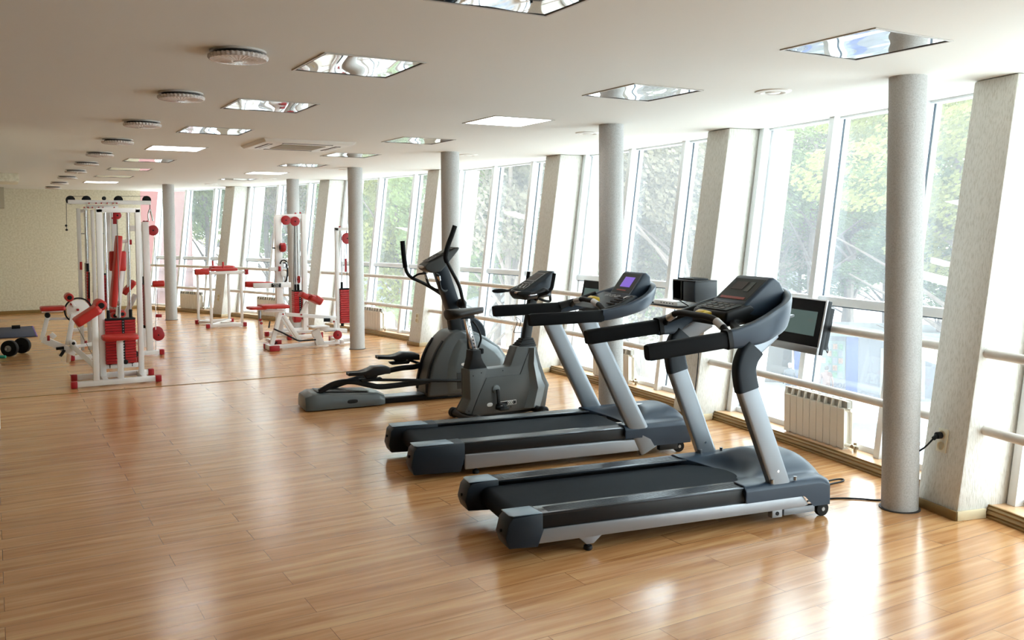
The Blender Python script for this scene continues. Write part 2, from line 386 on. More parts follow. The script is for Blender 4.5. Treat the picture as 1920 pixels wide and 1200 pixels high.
# dropped box at the ceiling and boxed pipe on the back left
struct(MB().box((XL, 16.6, 2.62), (.42, 17.6, C)).build('trim_4', M_['wall'], bevel=.004))
struct(MB().box((XL, 21.9, 2.32), (.27, YB, C)).build('trim_5', M_['plain'], bevel=.004))

# ------------------------------------------------------------ leaning piers
order = ['behind the camera', 'nearest', 'second', 'third', 'fourth', 'fifth', 'farthest']
for i, a in enumerate(PIERS):
    if i == 0: continue
    o_ = pol(27.5, a+PW/2)
    t = thing('leaning_pier', '', 'pier', o_)
    t['label'] = ['leaning plaster pier behind the camera on the window side',
        'large leaning plaster pier at the right edge, with a black plug in its socket',
        'leaning plaster pier behind the front treadmill console, beside the black electronics shelf',
        'leaning plaster pier rising behind the exercise bike console',
        'leaning plaster pier between the elliptical handle and the middle round column',
        'leaning plaster pier behind the red preacher pad, right of the tall white pulley tower',
        'leaning plaster pier farthest down the hall, behind the white dip stand'][i]
    b = MB(); n = 8; rings = []
    for k in range(n+1):
        z = (C-.002)*k/n; r0 = RIN(z); r1 = RGL(z)+.32
        rings.append([pol(r0, a, z), pol(r1, a, z), pol(r1, a+PW, z), pol(r0, a+PW, z)])
    b.loft(rings).build('pier_body', M_['pillar'], t, bevel=.012, origin=o_)
    # skirting round the foot
    r0 = RIN(0)
    b = MB().loft([[pol(r0-.016, a-.035, z), pol(r0-.016, a+PW+.035, z), pol(r0, a+PW+.0, z), pol(r0, a, z)] for z in (.001, .03, .06)])
    b.build('skirting', M_['skirt'], t, bevel=.004, origin=o_)
    b = MB().loft([[pol(r0-.004, a-.034, z), pol(27.46, a-.034, z), pol(27.46, a, z), pol(r0, a, z)] for z in (.001, .03, .06)])
    b.build('skirting', M_['skirt2'], t, bevel=.003, origin=o_)

# ------------------------------------------------------------ round columns
cols = [(5.02,3.66,'round speckled column nearest the camera, in front of the large right pier'),(4.91,6.63,'round speckled column standing just behind the rear treadmill uprights'),
        (4.88,9.88,'round speckled column behind the elliptical trainer handle'),(4.79,12.94,'round speckled column left of the elliptical, in front of the second red weight tower'),
        (4.85,16.37,'round speckled column behind the tall white pulley tower'),(3.14,19.24,'round speckled column farthest away, right of the cable station')]
ct = None
for x, y, lab in cols:
    if ct is None:
        ct = thing('round_column', lab, 'column', (x,y,0), group='round speckled columns along the window side')
        MB().lathe([(.112,0),(.112,.6),(.112,1.4),(.112,2.1),(.112,C)], n=40).build('shaft', M_['column'], ct)
        MB().lathe([(.1121,.0005),(.126,.0005),(.126,.007),(.1121,.007)], n=40).build('foot_ring', M_['darkgap'], ct)
    else: dup(ct, (x,y,0), 0, lab)

# ------------------------------------------------------------ windows (one object per bay, mullions and panes its parts)
def quad_prism(b, a0, a1, r0, r1, z0, z1, lean=True):
    """block between angles and radial offsets from the glass plane, following its lean"""
    v = []
    for z in (z0, z1):
        g = RGL(z)
        v += [pol(g+r0, a0, z), pol(g+r1, a0, z), pol(g+r1, a1, z), pol(g+r0, a1, z)]
    return b.hull8(v)
D = 180/math.pi/27.9     # one metre as an angle
bounds = PIERS+[27.4]
for i in range(7):
    s, e = bounds[i]+PW, bounds[i+1]
    zb, zt = .075, C; zm = 1.165
    o_ = pol(27.9, (s+e)/2)
    t = bpy.data.objects.new('window_%d' % (i+1), None); COL.objects.link(t); t.location = o_; t['kind'] = 'structure'; t.empty_display_size = .1
    span = e-s; m1 = s+(2.5-PW)*span/6.0; m2 = s+(4.6-PW)*span/6.0
    posts = [s+.05, m1, m2, e-.10]
    for k, a in enumerate(posts):
        hw = .032*D
        b = MB(); quad_prism(b, a-hw, a+hw, -.115, -.012, zb, zt); b.build('mullion', M_['upvc'], t, bevel=.003, origin=o_)
        b = MB(); quad_prism(b, a-hw*1.1, a+hw*1.1, -.012, .0, zb, zt); b.build('gasket', M_['gasket'], t, origin=o_)
        b = MB(); quad_prism(b, a-hw*1.4, a+hw*1.4, .0, .05, zb, zt); b.build('outer_frame', M_['upvc'], t, bevel=.003, origin=o_)
    # the far jamb beside the next pier is wide
    b = MB(); quad_prism(b, e-.10-.06*D, e, -.02, .03, zb, zt); b.build('jamb', M_['upvc'], t, bevel=.003, origin=o_)
    for k in range(3):
        a, c = posts[k]+.03*D, posts[k+1]-.03*D
        b = MB(); quad_prism(b, a, c, .010, .016, zb, zt); b.build('glass_pane', M_['glass'], t, origin=o_, smooth=False)
        for z0, z1, gz in ((zm, zm+.068, True), (zb, zb+.045, False), (zt-.02, zt, False)):
            b = MB(); quad_prism(b, a, c, -.05, .009, z0, z1); b.build('transom', M_['upvc'], t, bevel=.003, origin=o_)
            if gz:
                b = MB(); quad_prism(b, a, c, -.03, .009, z0-.012, z0); b.build('gasket', M_['gasket'], t, origin=o_)

# ------------------------------------------------------------ handrails between the piers
names = ['right of the nearest pier', 'beside the silver television, between first two piers',
         'behind the treadmills, second to third pier', 'behind bike and elliptical, third to fourth pier',
         'left of the elliptical, fourth to fifth pier', 'behind the leg machine, fifth to farthest pier', 'beyond the farthest pier, behind the dip stand']
for i in range(7):
    s, e = bounds[i]+PW+.004, bounds[i+1]-.004
    for z, nm in ((1.03, 'upper'), (.55, 'lower')):
        pts = [pol(27.45, s+(e-s)*k/10, z) for k in range(11)]
        o = MB().tube(pts, .030, 14).build('handrail', M_['rail'], origin=pol(27.45, (s+e)/2, z))
        tag(o, '%s pale handrail tube %s' % (nm, names[i]), 'handrail', 'pale handrail tubes along the windows')

# ------------------------------------------------------------ radiators
def radiator():
    t = thing('radiator', '', 'radiator', (0,0,0), group='white panel radiators under the windows')
    W, n = .74, 9; sw = W/n
    for k in range(n):
        x0 = -W/2+k*sw
        b = MB().box((x0+.0025, -.045, .085), (x0+sw-.0025, -.036, .400)).box((x0+.03, -.036, .10), (x0+sw-.03, .036, .40)).box((x0+.004, .034, .085), (x0+sw-.004, .042, .46))
        b.hull8([(x0+.001,-.045,.400),(x0+.013,-.045,.400),(x0+.013,.036,.400),(x0+.001,.036,.400),(x0+.001,-.030,.462),(x0+.013,-.030,.462),(x0+.013,.036,.462),(x0+.001,.036,.462)]).box((x0+.001,-.034,.456),(x0+sw-.001,-.014,.464)).box((x0+sw/2-.02,-.038,.062),(x0+sw/2+.02,.02,.086))
        b.build('radiator_section', M_['radi'], t, bevel=.002, seg=1)
    MB().box((-W/2+.006, -.012, .400), (W/2-.006, .030, .452)).build('top_slots', M_['radis'], t)  # darker grey filler stands in for shade inside the top openings
    b = MB()
    for z in (.11, .39): b.cyl((-W/2-.01, 0, z), (W/2+.03, 0, z), .014, 12)
    b.build('header_pipe', M_['radi'], t)
    b = MB().cyl((W/2+.02, 0, .11), (W/2+.10, 0, .11), .011, 12).cyl((W/2+.075, 0, .076), (W/2+.075, 0, .15), .013, 12).cyl((W/2+.075,-.03,.12),(W/2+.075,.0,.12),.016,12)
    b.build('valve', M_['brass'], t)
    return t
r0 = None
rl = ['white panel radiator nearest the camera, behind the front treadmill base', 'white panel radiator seen between the rear treadmill uprights and the near round column', 'white panel radiator behind the saddle of the exercise bike',
      'white panel radiator between the elliptical and the column in front of the red tower', 'white panel radiator behind the red padded bench', 'white panel radiator in the last bay, beyond the farthest round column']
for k, i in enumerate((1,2,3,4,5,6)):
    a = PIERS[i]+(3.78 if i != 6 else 3.4)
    if i == 2: a = PIERS[2]+4.15
    if i == 3: a = PIERS[3]+5.1
    if i == 4: a = PIERS[4]+4.4
    if i == 5: a = PIERS[5]+4.5
    p = pol(27.60, a, 0); rz = R_(a)-math.pi/2          # face (-y local) towards the room
    # local +x must run towards smaller angle (towards the camera): valve end near the camera
    if r0 is None: r0 = radiator(); r0.location = p; r0.rotation_euler = (0,0,rz); r0['label'] = rl[0]
    else: dup(r0, p, rz, rl[k])

# ------------------------------------------------------------ wall sockets
def socket():
    t = thing('wall_socket', '', 'socket', (0,0,0), group='ivory double sockets on the piers')
    MB().box((-.04, -.012, -.075), (.04, 0, .075)).build('plate', M_['socket'], t, bevel=.004)
    for z in (-.035, .035):
        MB().lathe([(.026,-.0125),(.028,-.017),(.022,-.017),(.019,-.0125)], c=(0,0,z), axis='y', n=20).build('outlet', M_['skirt2'], t)
    return t
s0 = None
for i, z, off, lab in ((1, .455, .55, 'ivory double socket on the nearest pier holding a black plug'), (4, .43, .42, 'ivory double socket on the pier left of the elliptical handle'),
                  (5, .56, .42, 'ivory double socket on the pier behind the red preacher pad'), (6, .40, .45, 'ivory double socket on the farthest pier')):
    a = PIERS[i]+off*PW; p = pol(RIN(z)-.002, a, z); rz = R_(a)-math.pi/2
    if s0 is None: s0 = socket(); s0.location = p; s0.rotation_euler = (-.14, 0, rz); s0['label'] = lab
    else:
        o = dup(s0, p, rz, lab); o.rotation_euler = (-.14, 0, rz)
# ------------------------------------------------------------ ceiling fixtures
def square_light(lit):
    t = thing('ceiling_light', '', 'ceiling light', (0,0,0))
    h = .30
    b = MB()
    for lo, hi in (((-h,-h,-.006),(h,-h+.014,.0)), ((-h,h-.014,-.006),(h,h,.0)), ((-h,-h+.014,-.006),(-h+.014,h-.014,.0)), ((h-.014,-h+.014,-.006),(h,h-.014,.0))): b.box(lo, hi)
    b.build('frame', M_['frame'], t, bevel=.0015, seg=1)
    b = MB(); g = h-.014
    for lo, hi in (((-g,-g,-.004),(g,-g+.006,.0)), ((-g,g-.006,-.004),(g,g,.0)), ((-g,-g,-.004),(-g+.006,g,.0)), ((g-.006,-g,-.004),(g,g,.0))): b.box(lo, hi)
    b.build('shadow_gap', M_['darkgap'], t, smooth=False)  # solid dark strips stand in for the shade inside the frame
    g -= .006
    if lit: MB().box((-g,-g,-.003),(g,g,-.001)).build('diffuser', M_['lamp'], t, smooth=False)
    else:
        # polished parabolic reflectors: shallow waves that mirror the windows
        b = MB(); zf = lambda x: -.0022+.0011*math.cos(x*math.pi/.145)
        b.grid(lambda u, v: Vector((-g+2*g*u, -g+2*g*v, zf(-g+2*g*u)*1.0+.0005*math.sin(v*7)-.0005)), 48, 24)
        b.build('reflector', M_['louvre'], t, ang=80)
    return t
on, off = square_light(True), square_light(False)
Ax, Bx = 3.651+.3, 1.565+.3
Ay = [2.839, 4.679, 6.544, 8.452, 10.523, 12.499, 14.489, 16.449]
By = [2.809, 4.663, 6.558, 8.487, 10.559, 12.534, 14.462, 16.502, 18.55]
wa = ['nearest', 'second', 'third', 'fourth', 'fifth', 'sixth', 'seventh', 'eighth', 'last']
used = {True: False, False: False}
for xs, ys, side, lits in ((Ax, Ay, 'window-side row', (2, 6)), (Bx, By, 'left row', (4, 8))):
    for k, y in enumerate(ys):
        lit = k in lits; src = on if lit else off
        lab = ('glowing square ceiling light, %s of the %s' if lit else 'unlit mirrored square ceiling light, %s of the %s') % (wa[k], side)
        g = 'lit square ceiling lights' if lit else 'unlit mirrored square ceiling lights'
        if not used[lit]: src.location = (xs, y+.3, C); src['label'] = lab; src['group'] = g; used[lit] = True
        else: dup(src, (xs, y+.3, C), 0, lab, g)

# round glass lamps
t0 = None
for k, y in enumerate([4.86, 6.50, 8.32, 10.05, 11.80, 13.50, 15.30, 17.05, 19.1, 21.1]):
    lab = 'round pressed glass ceiling lamp, %s from the camera in the left line' % ['nearest','second','third','fourth','fifth','sixth','seventh','eighth','ninth','tenth and last'][k]
    if t0 is None:
        t0 = thing('round_ceiling_lamp', lab, 'ceiling lamp', (1.16, y, C), group='round glass lamps along the left of the ceiling')
        MB().lathe([(.02,0),(.145,0),(.145,-.010),(.02,-.010)], n=36).build('ceiling_plate', M_['frame'], t0)
        MB().lathe([(.02,-.010),(.125,-.010),(.125,-.026),(.02,-.026)], n=36).build('shadow_gap', M_['darkgap'], t0)  # solid dark drum stands in for the shaded gap above the lens
        b = MB(); n = 72; prof = [(.149,-.026),(.153,-.029),(.153,-.040),(.146,-.048),(.115,-.052),(.07,-.054),(.03,-.055)]; rings = []
        for r, h in prof:
            rings.append([b.bm.verts.new(((r+(.0025 if j%2 else -.0025)*(r>.05))*math.cos(2*math.pi*j/n), (r+(.0025 if j%2 else -.0025)*(r>.05))*math.sin(2*math.pi*j/n), h+(.002 if j%2 and r>.05 else 0))) for j in range(n)])
        for A, B in zip(rings, rings[1:]):
            for j in range(n): b.bm.faces.new((A[j], A[(j+1)%n], B[(j+1)%n], B[j]))
        b.bm.faces.new(rings[0]); b.bm.faces.new(rings[-1])
        b.build('lens', M_['crystal'], t0, ang=12)
        MB().lathe([(.001,-.059),(.022,-.058),(.026,-.0545),(.001,-.0545)], n=20).build('centre_boss', M_['crystal'], t0)
    else: dup(t0, (1.16, y, C), 0, lab)

# small round air valves by the columns
t0 = None
for k, (x, y) in enumerate([(4.71,4.49),(5.11,7.28),(5.24,10.09),(4.83,13.42),(4.42,16.36),(3.87,18.7)]):
    lab = 'small round white ceiling vent, ' + ['left of the nearest column top','left of the second column top','right of the third column top','left of the fourth column top','left of the fifth column top','near the farthest column top'][k]
    if t0 is None:
        t0 = thing('ceiling_vent', lab, 'vent', (x,y,C), group='round white ceiling vents')
        MB().lathe([(.06,0),(.125,0),(.120,-.008),(.085,-.014),(.07,-.006),(.06,0)], n=32).build('rim', M_['acp'], t0)
        MB().lathe([(.0005,-.016),(.045,-.015),(.052,-.010),(.048,-.002),(.0005,-.002)], n=28).build('disc', M_['acp'], t0)
        MB().lathe([(.0005,-.0008),(.064,-.0008),(.064,-.0001),(.0005,-.0001)], n=28).build('shadow_gap', M_['darkgap'], t0)  # dark sheet stands in for the shade behind the disc
    else: dup(t0, (x,y,C), 0, lab)

# ceiling cassette air conditioner
t = thing('air_conditioner', 'white square ceiling cassette air conditioner with four dark slots and beige grille', 'air conditioner', (2.94, 9.72, C))
h = .50
MB().prismz([(-h,-h),(h,-h),(h,h),(-h,h)], 0, -.035, top=[(-h+.03,-h+.03),(h-.03,-h+.03),(h-.03,h-.03),(-h+.03,h-.03)]).build('panel', M_['acp'], t, bevel=.006)
MB().box((-.24,-.24,-.041),(.24,.24,-.034)).build('grille', M_['grille'], t, bevel=.002, seg=1)
for k in range(4):
    Mx = Matrix.Rotation(k*math.pi/2, 3, 'Z')
    b = MB().box((-.27,-.40,-.0385),(.27,-.345,-.034)); bmesh.ops.rotate(b.bm, verts=b.bm.verts, cent=(0,0,0), matrix=Mx); b.build('air_slot', M_['darkgap'], t)
    b = MB().box((-.26,-.385,-.0400),(.26,-.362,-.0386)); bmesh.ops.rotate(b.bm, verts=b.bm.verts, cent=(0,0,0), matrix=Mx); b.build('flap', M_['acp'], t)
# ------------------------------------------------------------ treadmills
def hood(b, u0, u1, W, zs, zc, notch, zfront):
    """motor cover: height field with a concave front over the belt, rounded sides and nose"""
    NU, NV = 40, 44
    def pt(i, j):
        v = -0.012+(W+.024)*j/NV; m = v/W
        # front edge: scooped over the belt
        k = max(0, 1-abs((m-.5)/.36)**2.4) if abs(m-.5) < .36 else 0
        uf = u0+notch*k; s = i/NU; u = uf+(u1-uf)*s
        # nose is bowed
        bow = .05*(abs(m-.5)*2)**3; u -= bow*s
        rise = min(1, s/.45); rise = rise*rise*(3-2*rise)
        dome = max(0, 1-abs((m-.5)/.34)**3.0)*(zc-zs)*rise*(1 if s < .75 else 1-.35*((s-.75)/.25)**2)
        z = zs-(.045*k*(1-rise)) + dome
        z -= .028*(max(0,(s-.85)/.15))**2.2
        e = min(m, 1-m)
        if e < .035: z -= .016*((.035-e)/.035)**2
        return Vector((u, v, z))
    T = [[pt(i, j) for j in range(NV+1)] for i in range(NU+1)]
    return T, NU, NV
def build_hood(name, m, parent, u0, u1, W, zs, zc, notch, sidecut, zlow, zfront=.225):
    b = MB(); T, NU, NV = hood(b, u0, u1, W, zs, zc, notch, zfront); bm = b.bm
    V = [[bm.verts.new(p) for p in r] for r in T]
    for i in range(NU):
        for j in range(NV): bm.faces.new((V[i][j], V[i+1][j], V[i+1][j+1], V[i][j+1]))
    def low(u): return sidecut(u)
    Bn = {}
    def base(i, j):
        if (i, j) not in Bn:
            p = T[i][j]; z = low(p.x) if j in (0, NV) else (zfront-.012 if i == 0 else zlow)
            z = min(z, p.z-.004); Bn[(i, j)] = bm.verts.new((p.x, p.y, z))
        return Bn[(i, j)]
    for j in (0, NV):
        for i in range(NU): bm.faces.new((V[i][j], V[i+1][j], base(i+1, j), base(i, j)))
    for i in (0, NU):
        for j in range(NV): bm.faces.new((V[i][j], V[i][j+1], base(i, j+1), base(i, j)))
    b.build(name, m, parent, bevel=.006, seg=2, ang=50)

def treadmill(kind, label, loc, rot):
    t = thing('treadmill', label, 'treadmill', loc, rot)
    W = .86; A = kind == 'A'
    L1 = 1.44 if A else 1.63; U0 = .09 if A else .30
    zt = .252 if A else .245
    # side rails, skirts, foot strips, end caps
    for s in (0, 1):
        def vv(a, c): return (a, c) if s == 0 else (W-c, W-a)
        a, c = vv(0, .045)
        if A: MB().prism([(U0, .088), (1.86 if s == 0 else 1.8, .088), (1.90 if s == 0 else 1.84, .100), (1.86 if s == 0 else 1.8, .158), (U0+.03, .166)], a, c).build('side_rail', M_['silver'], t, bevel=.004)
        else: MB().prism([(U0, .045), (1.80, .050), (1.76, .150), (U0, .160)], a, c).build('side_rail', M_['silver'], t, bevel=.012, seg=3)
        a, c = vv(.012, .05); MB().box((.10, a, .155), (L1, c, zt-.006)).build('side_skirt', M_['blackp'], t, bevel=.004)
        a, c = vv(.010, .150)
        MB().box((.10, a, zt-.014), (L1+.03, c, zt)).build('foot_strip', M_['strip'], t, bevel=.003)
        b = MB(); n = 7
        for k in range(n):
            y0 = a+.022+(c-a-.044)*k/n; b.box((.16, y0, zt), (L1, y0+.006, zt+.0015))
        b.build('strip_ribs', M_['steel'] if not A else M_['strip'], t)
        # end cap: chamfered body and the same plastic on top, coloured lighter for the window reflection
        a, c = vv(-.006, .158); ue = .115 if A else .30; zb = .072 if A else .035
        MB().prism([(-.085,zb+.01),(-.105,zb+.07),(-.085,zt-.03),(-.06,zt-.004),(ue,zt+.003),(ue,zt-.10),(ue-.03,zb)], a, c).build('end_cap', M_['slate2'], t, bevel=.007, seg=2)
        a, c = vv(.006, .146); ue2 = .115 if A else .22
        MB().prismz([(-.075, a+.02 if s == 0 else a), (-.055, a), (ue2, a), (ue2-.02, c), (-.055, c), (-.075, c if s == 0 else c-.02)], zt+.0015, zt+.0065).build('cap_top', M_['capsheen'], t, bevel=.002)
        MB().cyl((-.108, (a+c)/2, .165), (-.09, (a+c)/2, .165), .010, 12).build('end_bolt', M_['black'], t)
    # belt wraps the rear roller
    pts = [(1.70, .222)]+[(.055+.0, .222)]+[(.055-.062*math.sin(R_(x)), .160+.062*math.cos(R_(x))) for x in range(15, 181, 15)]+[(.30, .098), (1.70, .098)]
    b = MB(); A_ = [b.bm.verts.new((u, .158, z)) for u, z in pts]; B_ = [b.bm.verts.new((u, W-.158, z)) for u, z in pts]
    for k in range(len(pts)-1): b.bm.faces.new((A_[k], B_[k], B_[k+1], A_[k+1]))
    b.bm.faces.new(A_); b.bm.faces.new(B_[::-1])
    b.build('running_belt', M_['belt'], t, ang=60)
    MB().cyl((.055, .10, .16), (.055, W-.10, .16), .055, 20).build('rear_roller', M_['black'], t)
    MB().box((.25, .05, .07), (1.9, W-.05, .10)).build('underframe', M_['blackp'], t)
    # motor cover
    if A:
        cut = lambda u: .160 if u < 1.86 else (.160-(u-1.86)/.07*.07 if u < 1.93 else .088)
        build_hood('motor_cover', M_['slate'], t, 1.43, 2.11, W, .262, .350, .17, cut, .088)
    else:
        cut = lambda u: .160 if u < 1.80 else .085
        build_hood('motor_cover', M_['slate'], t, 1.62, 2.27, W, .262, .335, .16, cut, .085)
        b = MB().ell((1.98, W*.5, .331), (.05, .022, .006), 16, 8); b.build('emblem', M_['silverp'], t)
    ux = 1.36 if A else 1.75
    # wheels and rear feet
    fw = (2.035 if A else 2.135)
    for s in (0, 1):
        y = .045 if s == 0 else W-.045
        b = MB().lathe([(.001,-.018),(.03,-.018),(.044,-.016),(.047,-.008),(.047,.008),(.044,.016),(.03,.018),(.001,.018)], c=(fw, y, .047), axis='y', n=26)
        w = b.build('wheel', M_['black'], t)
        MB().lathe([(.001,-.022),(.012,-.022),(.014,-.018),(.001,-.018)], c=(fw, y, .047), axis='y', n=14).build('hub', M_['steel'], w)
        uf = .41 if A else .40
        if A: MB().prism([(uf-.075,.092),(uf+.078,.088),(uf+.022,.042),(uf-.022,.042)], y-.03, y+.02).build('foot_bracket', M_['silver'], t, bevel=.003)
        MB().lathe([(.001,.0),(.022,.001),(.026,.008),(.024,.024),(.012,.028),(.008,.045),(.001,.046)], c=(uf, y, 0), n=20).build('levelling_foot', M_['black'], t)
        if A:
            b = MB().box((1.645, y-.025, .036), (1.72, y+.02, .092)); b.build('lift_bracket', M_['silver'], t, bevel=.003)
            MB().box((1.735, y-.02, .040), (1.97, y+.012, .084)).build('lift_arm', M_['silver2'], t, bevel=.004)
            MB().cyl((1.682, y-.029, .062), (1.682, y-.02, .062), .012, 14).build('lift_bolt', M_['black'], t)
        else: MB().box((1.95, y-.02, .03), (2.12, y+.03, .08)).build('lift_arm', M_['blackp'], t, bevel=.004)
    # uprights
    for s in (0, 1):
        y = .035 if s == 0 else W-.035
        if A:
            MB().sweep([(1.705, y, .23), (1.452, y, .865)], .062, .135, rnd=True, n=16, pw=6).build('upright', M_['silver2'], t, ang=30)
            b = MB().cyl((1.672, y-.034, .33), (1.672, y-.028, .33), .008, 12); b.build('upright_bolt', M_['chrome'], t)
            b = MB().cyl((1.63, y-.03, .262), (1.63, y-.03, .285), .013, 12).cyl((1.80, y-.03, .262), (1.80, y-.03, .285), .011, 12); b.build('base_bolt', M_['steel'], t)
            # dark bent elbow
            P = catmull([(1.462, y, .84), (1.448, y, .90), (1.440, y, .97), (1.462, y, 1.04), (1.505, y, 1.095)], 5)
            MB().sweep(P, .076, .150, rnd=True, n=18, pw=5, taper=lambda k: (1, .98-.05*k)).build('elbow_cover', M_['slate2'], t, ang=40)
            MB().sweep([(1.49, y+(.004 if s == 0 else -.004), 1.075), (1.675, y+(.045 if s == 0 else -.045), 1.185)], .052, .110, rnd=True, n=16, pw=6).build('neck', M_['silver2'], t, ang=30)
        else:
            MB().sweep([(1.838, y-(.012 if s == 0 else -.012), .05), (1.288, y, 1.138)], .075, .150, rnd=True, n=18, pw=4, taper=lambda k: (1-.25*k, 1.08-.12*k)).build('upright', M_['silver2'], t, ang=30)
    # handrail and console shell: one bowed beam round the front
    m_ = W/2
    if A: half = [(1.30,.030,1.148,.108),(1.40,.028,1.160,.134),(1.52,.032,1.182,.160),(1.65,.056,1.222,.182),(1.79,.120,1.268,.190),(1.88,.215,1.312,.178),(1.925,.33,1.345,.160)]
    else: half = [(1.43,.030,1.140,.090),(1.52,.028,1.150,.095),(1.66,.036,1.176,.100),(1.80,.070,1.215,.116),(1.90,.130,1.250,.124),(1.985,.225,1.290,.120),(2.02,.33,1.312,.112)]
    full = half+[(half[-1][0]+.008, m_, half[-1][2]+.006, half[-1][3])]+[(u, W-v, z, h) for u, v, z, h in half[::-1]]
    P4 = catmull([Vector((u, v, z)) for u, v, z, h in full], 4); hs = [full[min(len(full)-1, int(i/4))][3]*(1-(i/4 % 1))+full[min(len(full)-1, int(i/4)+1)][3]*(i/4 % 1) for i in range(len(P4))]
    b = MB(); rings = []
    for i, p in enumerate(P4):
        tt = (P4[min(i+1, len(P4)-1)]-P4[max(i-1, 0)]); tt.z = 0; tt.normalize(); side = Vector((-tt.y, tt.x, 0)); h = hs[i]/2; wd = .030
        ring = []
        for j in range(16):
            an = 2*math.pi*j/16; x = math.copysign(abs(math.cos(an))**.5, math.cos(an)); z = math.copysign(abs(math.sin(an))**.5, math.sin(an))
            lean = .012*z
            ring.append(p+side*(x*wd-lean)+Vector((0,0,z*h)))
        rings.append(ring)
    b.loft(rings); b.build('console_shell', M_['slate'], t, ang=45)
    # foam grips
    for s in (0, 1):
        y = .032 if s == 0 else W-.032
        u0 = .775 if A else .825; u1 = 1.315 if A else 1.44; za, zb2 = (1.100, 1.150) if A else (1.126, 1.137)
        MB().sweep([(u0, y, za), (u0+.02, y, za+.002), (u1-.02, y, zb2-.002), (u1, y, zb2)], .070, .097 if A else .094, rnd=True, n=18, pw=4,
                   taper=lambda k: .90 if k in (0, 1) else 1).build('hand_grip', M_['foam'], t, ang=50)
        if A: MB().sweep([(u1-.012, y, zb2-.001), (u1+.018, y, zb2+.004)], .084, .118, rnd=True, n=18, pw=5).build('grip_collar', M_['black'], t, ang=50)
    # deck tray between the arms
    dy0, dy1 = .24, W-.24
    if A:
        # far-side arm continues as a black bar into the pod
        MB().hull8([(1.44,dy0,1.196),(1.86,dy0+.02,1.22),(1.86,dy1-.02,1.22),(1.44,dy1,1.196),(1.455,dy0,1.292),(1.63,dy0,1.335),(1.63,dy1,1.335),(1.455,dy1,1.292)]).build('keypad_block', M_['blackp'], t, bevel=.016, seg=3)
        MB().prism([(1.60,1.25),(1.585,1.325),(1.605,1.345),(1.785,1.492),(1.815,1.500),(1.86,1.470),(1.93,1.36),(1.94,1.25)], dy0+.005, dy1-.005).build('display_pod', M_['slate'], t, bevel=.022, seg=4)
        # overlay, display and keys lie on the sloping face
        a, c = Vector((1.600,0,1.338)), Vector((1.785,0,1.490)); d = (c-a).normalized(); nrm = Vector((-d.z,0,d.x))
        def onface(name, s0, s1, v0, v1, m, lift):
            o = nrm*lift; p = a+d*s0+o; q = a+d*s1+o
            MB().hull8([(p.x,v0,p.z),(p.x,v1,p.z),(q.x,v1,q.z),(q.x,v0,q.z),(p.x+nrm.x*.003,v0,p.z+nrm.z*.003),(p.x+nrm.x*.003,v1,p.z+nrm.z*.003),(q.x+nrm.x*.003,v1,q.z+nrm.z*.003),(q.x+nrm.x*.003,v0,q.z+nrm.z*.003)]).build(name, m, t, bevel=.001, seg=1)
        onface('display_overlay', .02, .222, dy0+.028, dy1-.028, M_['panel'], .0)
        onface('display', .115, .19, .41, .535, M_['dlcd'], .003)
        onface('red_key_row', .026, .048, .30, .56, M_['redled'], .003)
        onface('side_keys', .10, .19, .335, .385, M_['lcd'], .003)
        a, c = Vector((1.458,0,1.295)), Vector((1.60,0,1.330)); d = (c-a).normalized(); nrm = Vector((-d.z,0,d.x))
        onface('keypad', .006, .132, dy0+.02, dy1-.02, M_['panel'], .002)
        for k in range(4):
            for q in range(3): onface('key', .02+q*.038, .045+q*.038, dy0+.07+k*.068, dy0+.115+k*.068, M_['dlcd'], .005)
        # side bowls between pod and shell
        for s in (0, 1):
            v0, v1 = (.06, dy0+.01) if s == 0 else (dy1-.01, W-.06)
            MB().hull8([(1.60,v0,1.20),(1.92,(v0+.12 if s==0 else v0),1.25),(1.92,(v1 if s==0 else v1-.12),1.25),(1.60,v1,1.20),(1.60,v0,1.215),(1.92,(v0+.12 if s==0 else v0),1.265),(1.92,(v1 if s==0 else v1-.12),1.265),(1.60,v1,1.215)]).build('storage_bowl', M_['blackp'], t, bevel=.004)
        # dark link arms from grips to the keypad
        for s in (0, 1):
            y = .05 if s == 0 else W-.05; yi = dy0+.03 if s == 0 else dy1-.03
            MB().sweep(catmull([(1.31, y, 1.165), (1.40, y+(.02 if s == 0 else -.02), 1.21), (1.52, (y+yi)/2, 1.27), (1.66, yi, 1.33)] if s else [(1.31,y,1.165),(1.42,y+.02,1.19),(1.50,yi-.03,1.215),(1.58,yi,1.24)], 5), .045, .05, rnd=True, n=12, pw=3).build('link_arm', M_['black'], t, ang=60)
        hb = [(1.345,.070,1.175),(1.345,.105,1.208),(1.345,.200,1.250),(1.345,.30,1.262),(1.345,.43,1.262),(1.345,.56,1.262),(1.345,.66,1.250),(1.345,.755,1.208),(1.345,.79,1.175)]
        grips = [(1, 2), (6, 7)]; clipu = 1.39
    else:
        MB().hull8([(1.50,.07,1.165),(1.86,.16,1.20),(1.86,W-.16,1.20),(1.50,W-.07,1.165),(1.56,.09,1.185),(1.80,.14,1.275),(1.80,W-.14,1.275),(1.56,W-.09,1.185)]).build('dashboard', M_['slate2'], t, bevel=.015, seg=3)
        MB().prism([(1.80,1.20),(1.785,1.262),(1.80,1.275),(1.925,1.442),(1.955,1.452),(1.995,1.42),(2.0,1.30),(1.99,1.24)], .255, W-.255).build('display_pod', M_['slate'], t, bevel=.022, seg=4)
        a, c = Vector((1.800,0,1.274)), Vector((1.927,0,1.440)); d = (c-a).normalized(); nrm = Vector((-d.z,0,d.x))
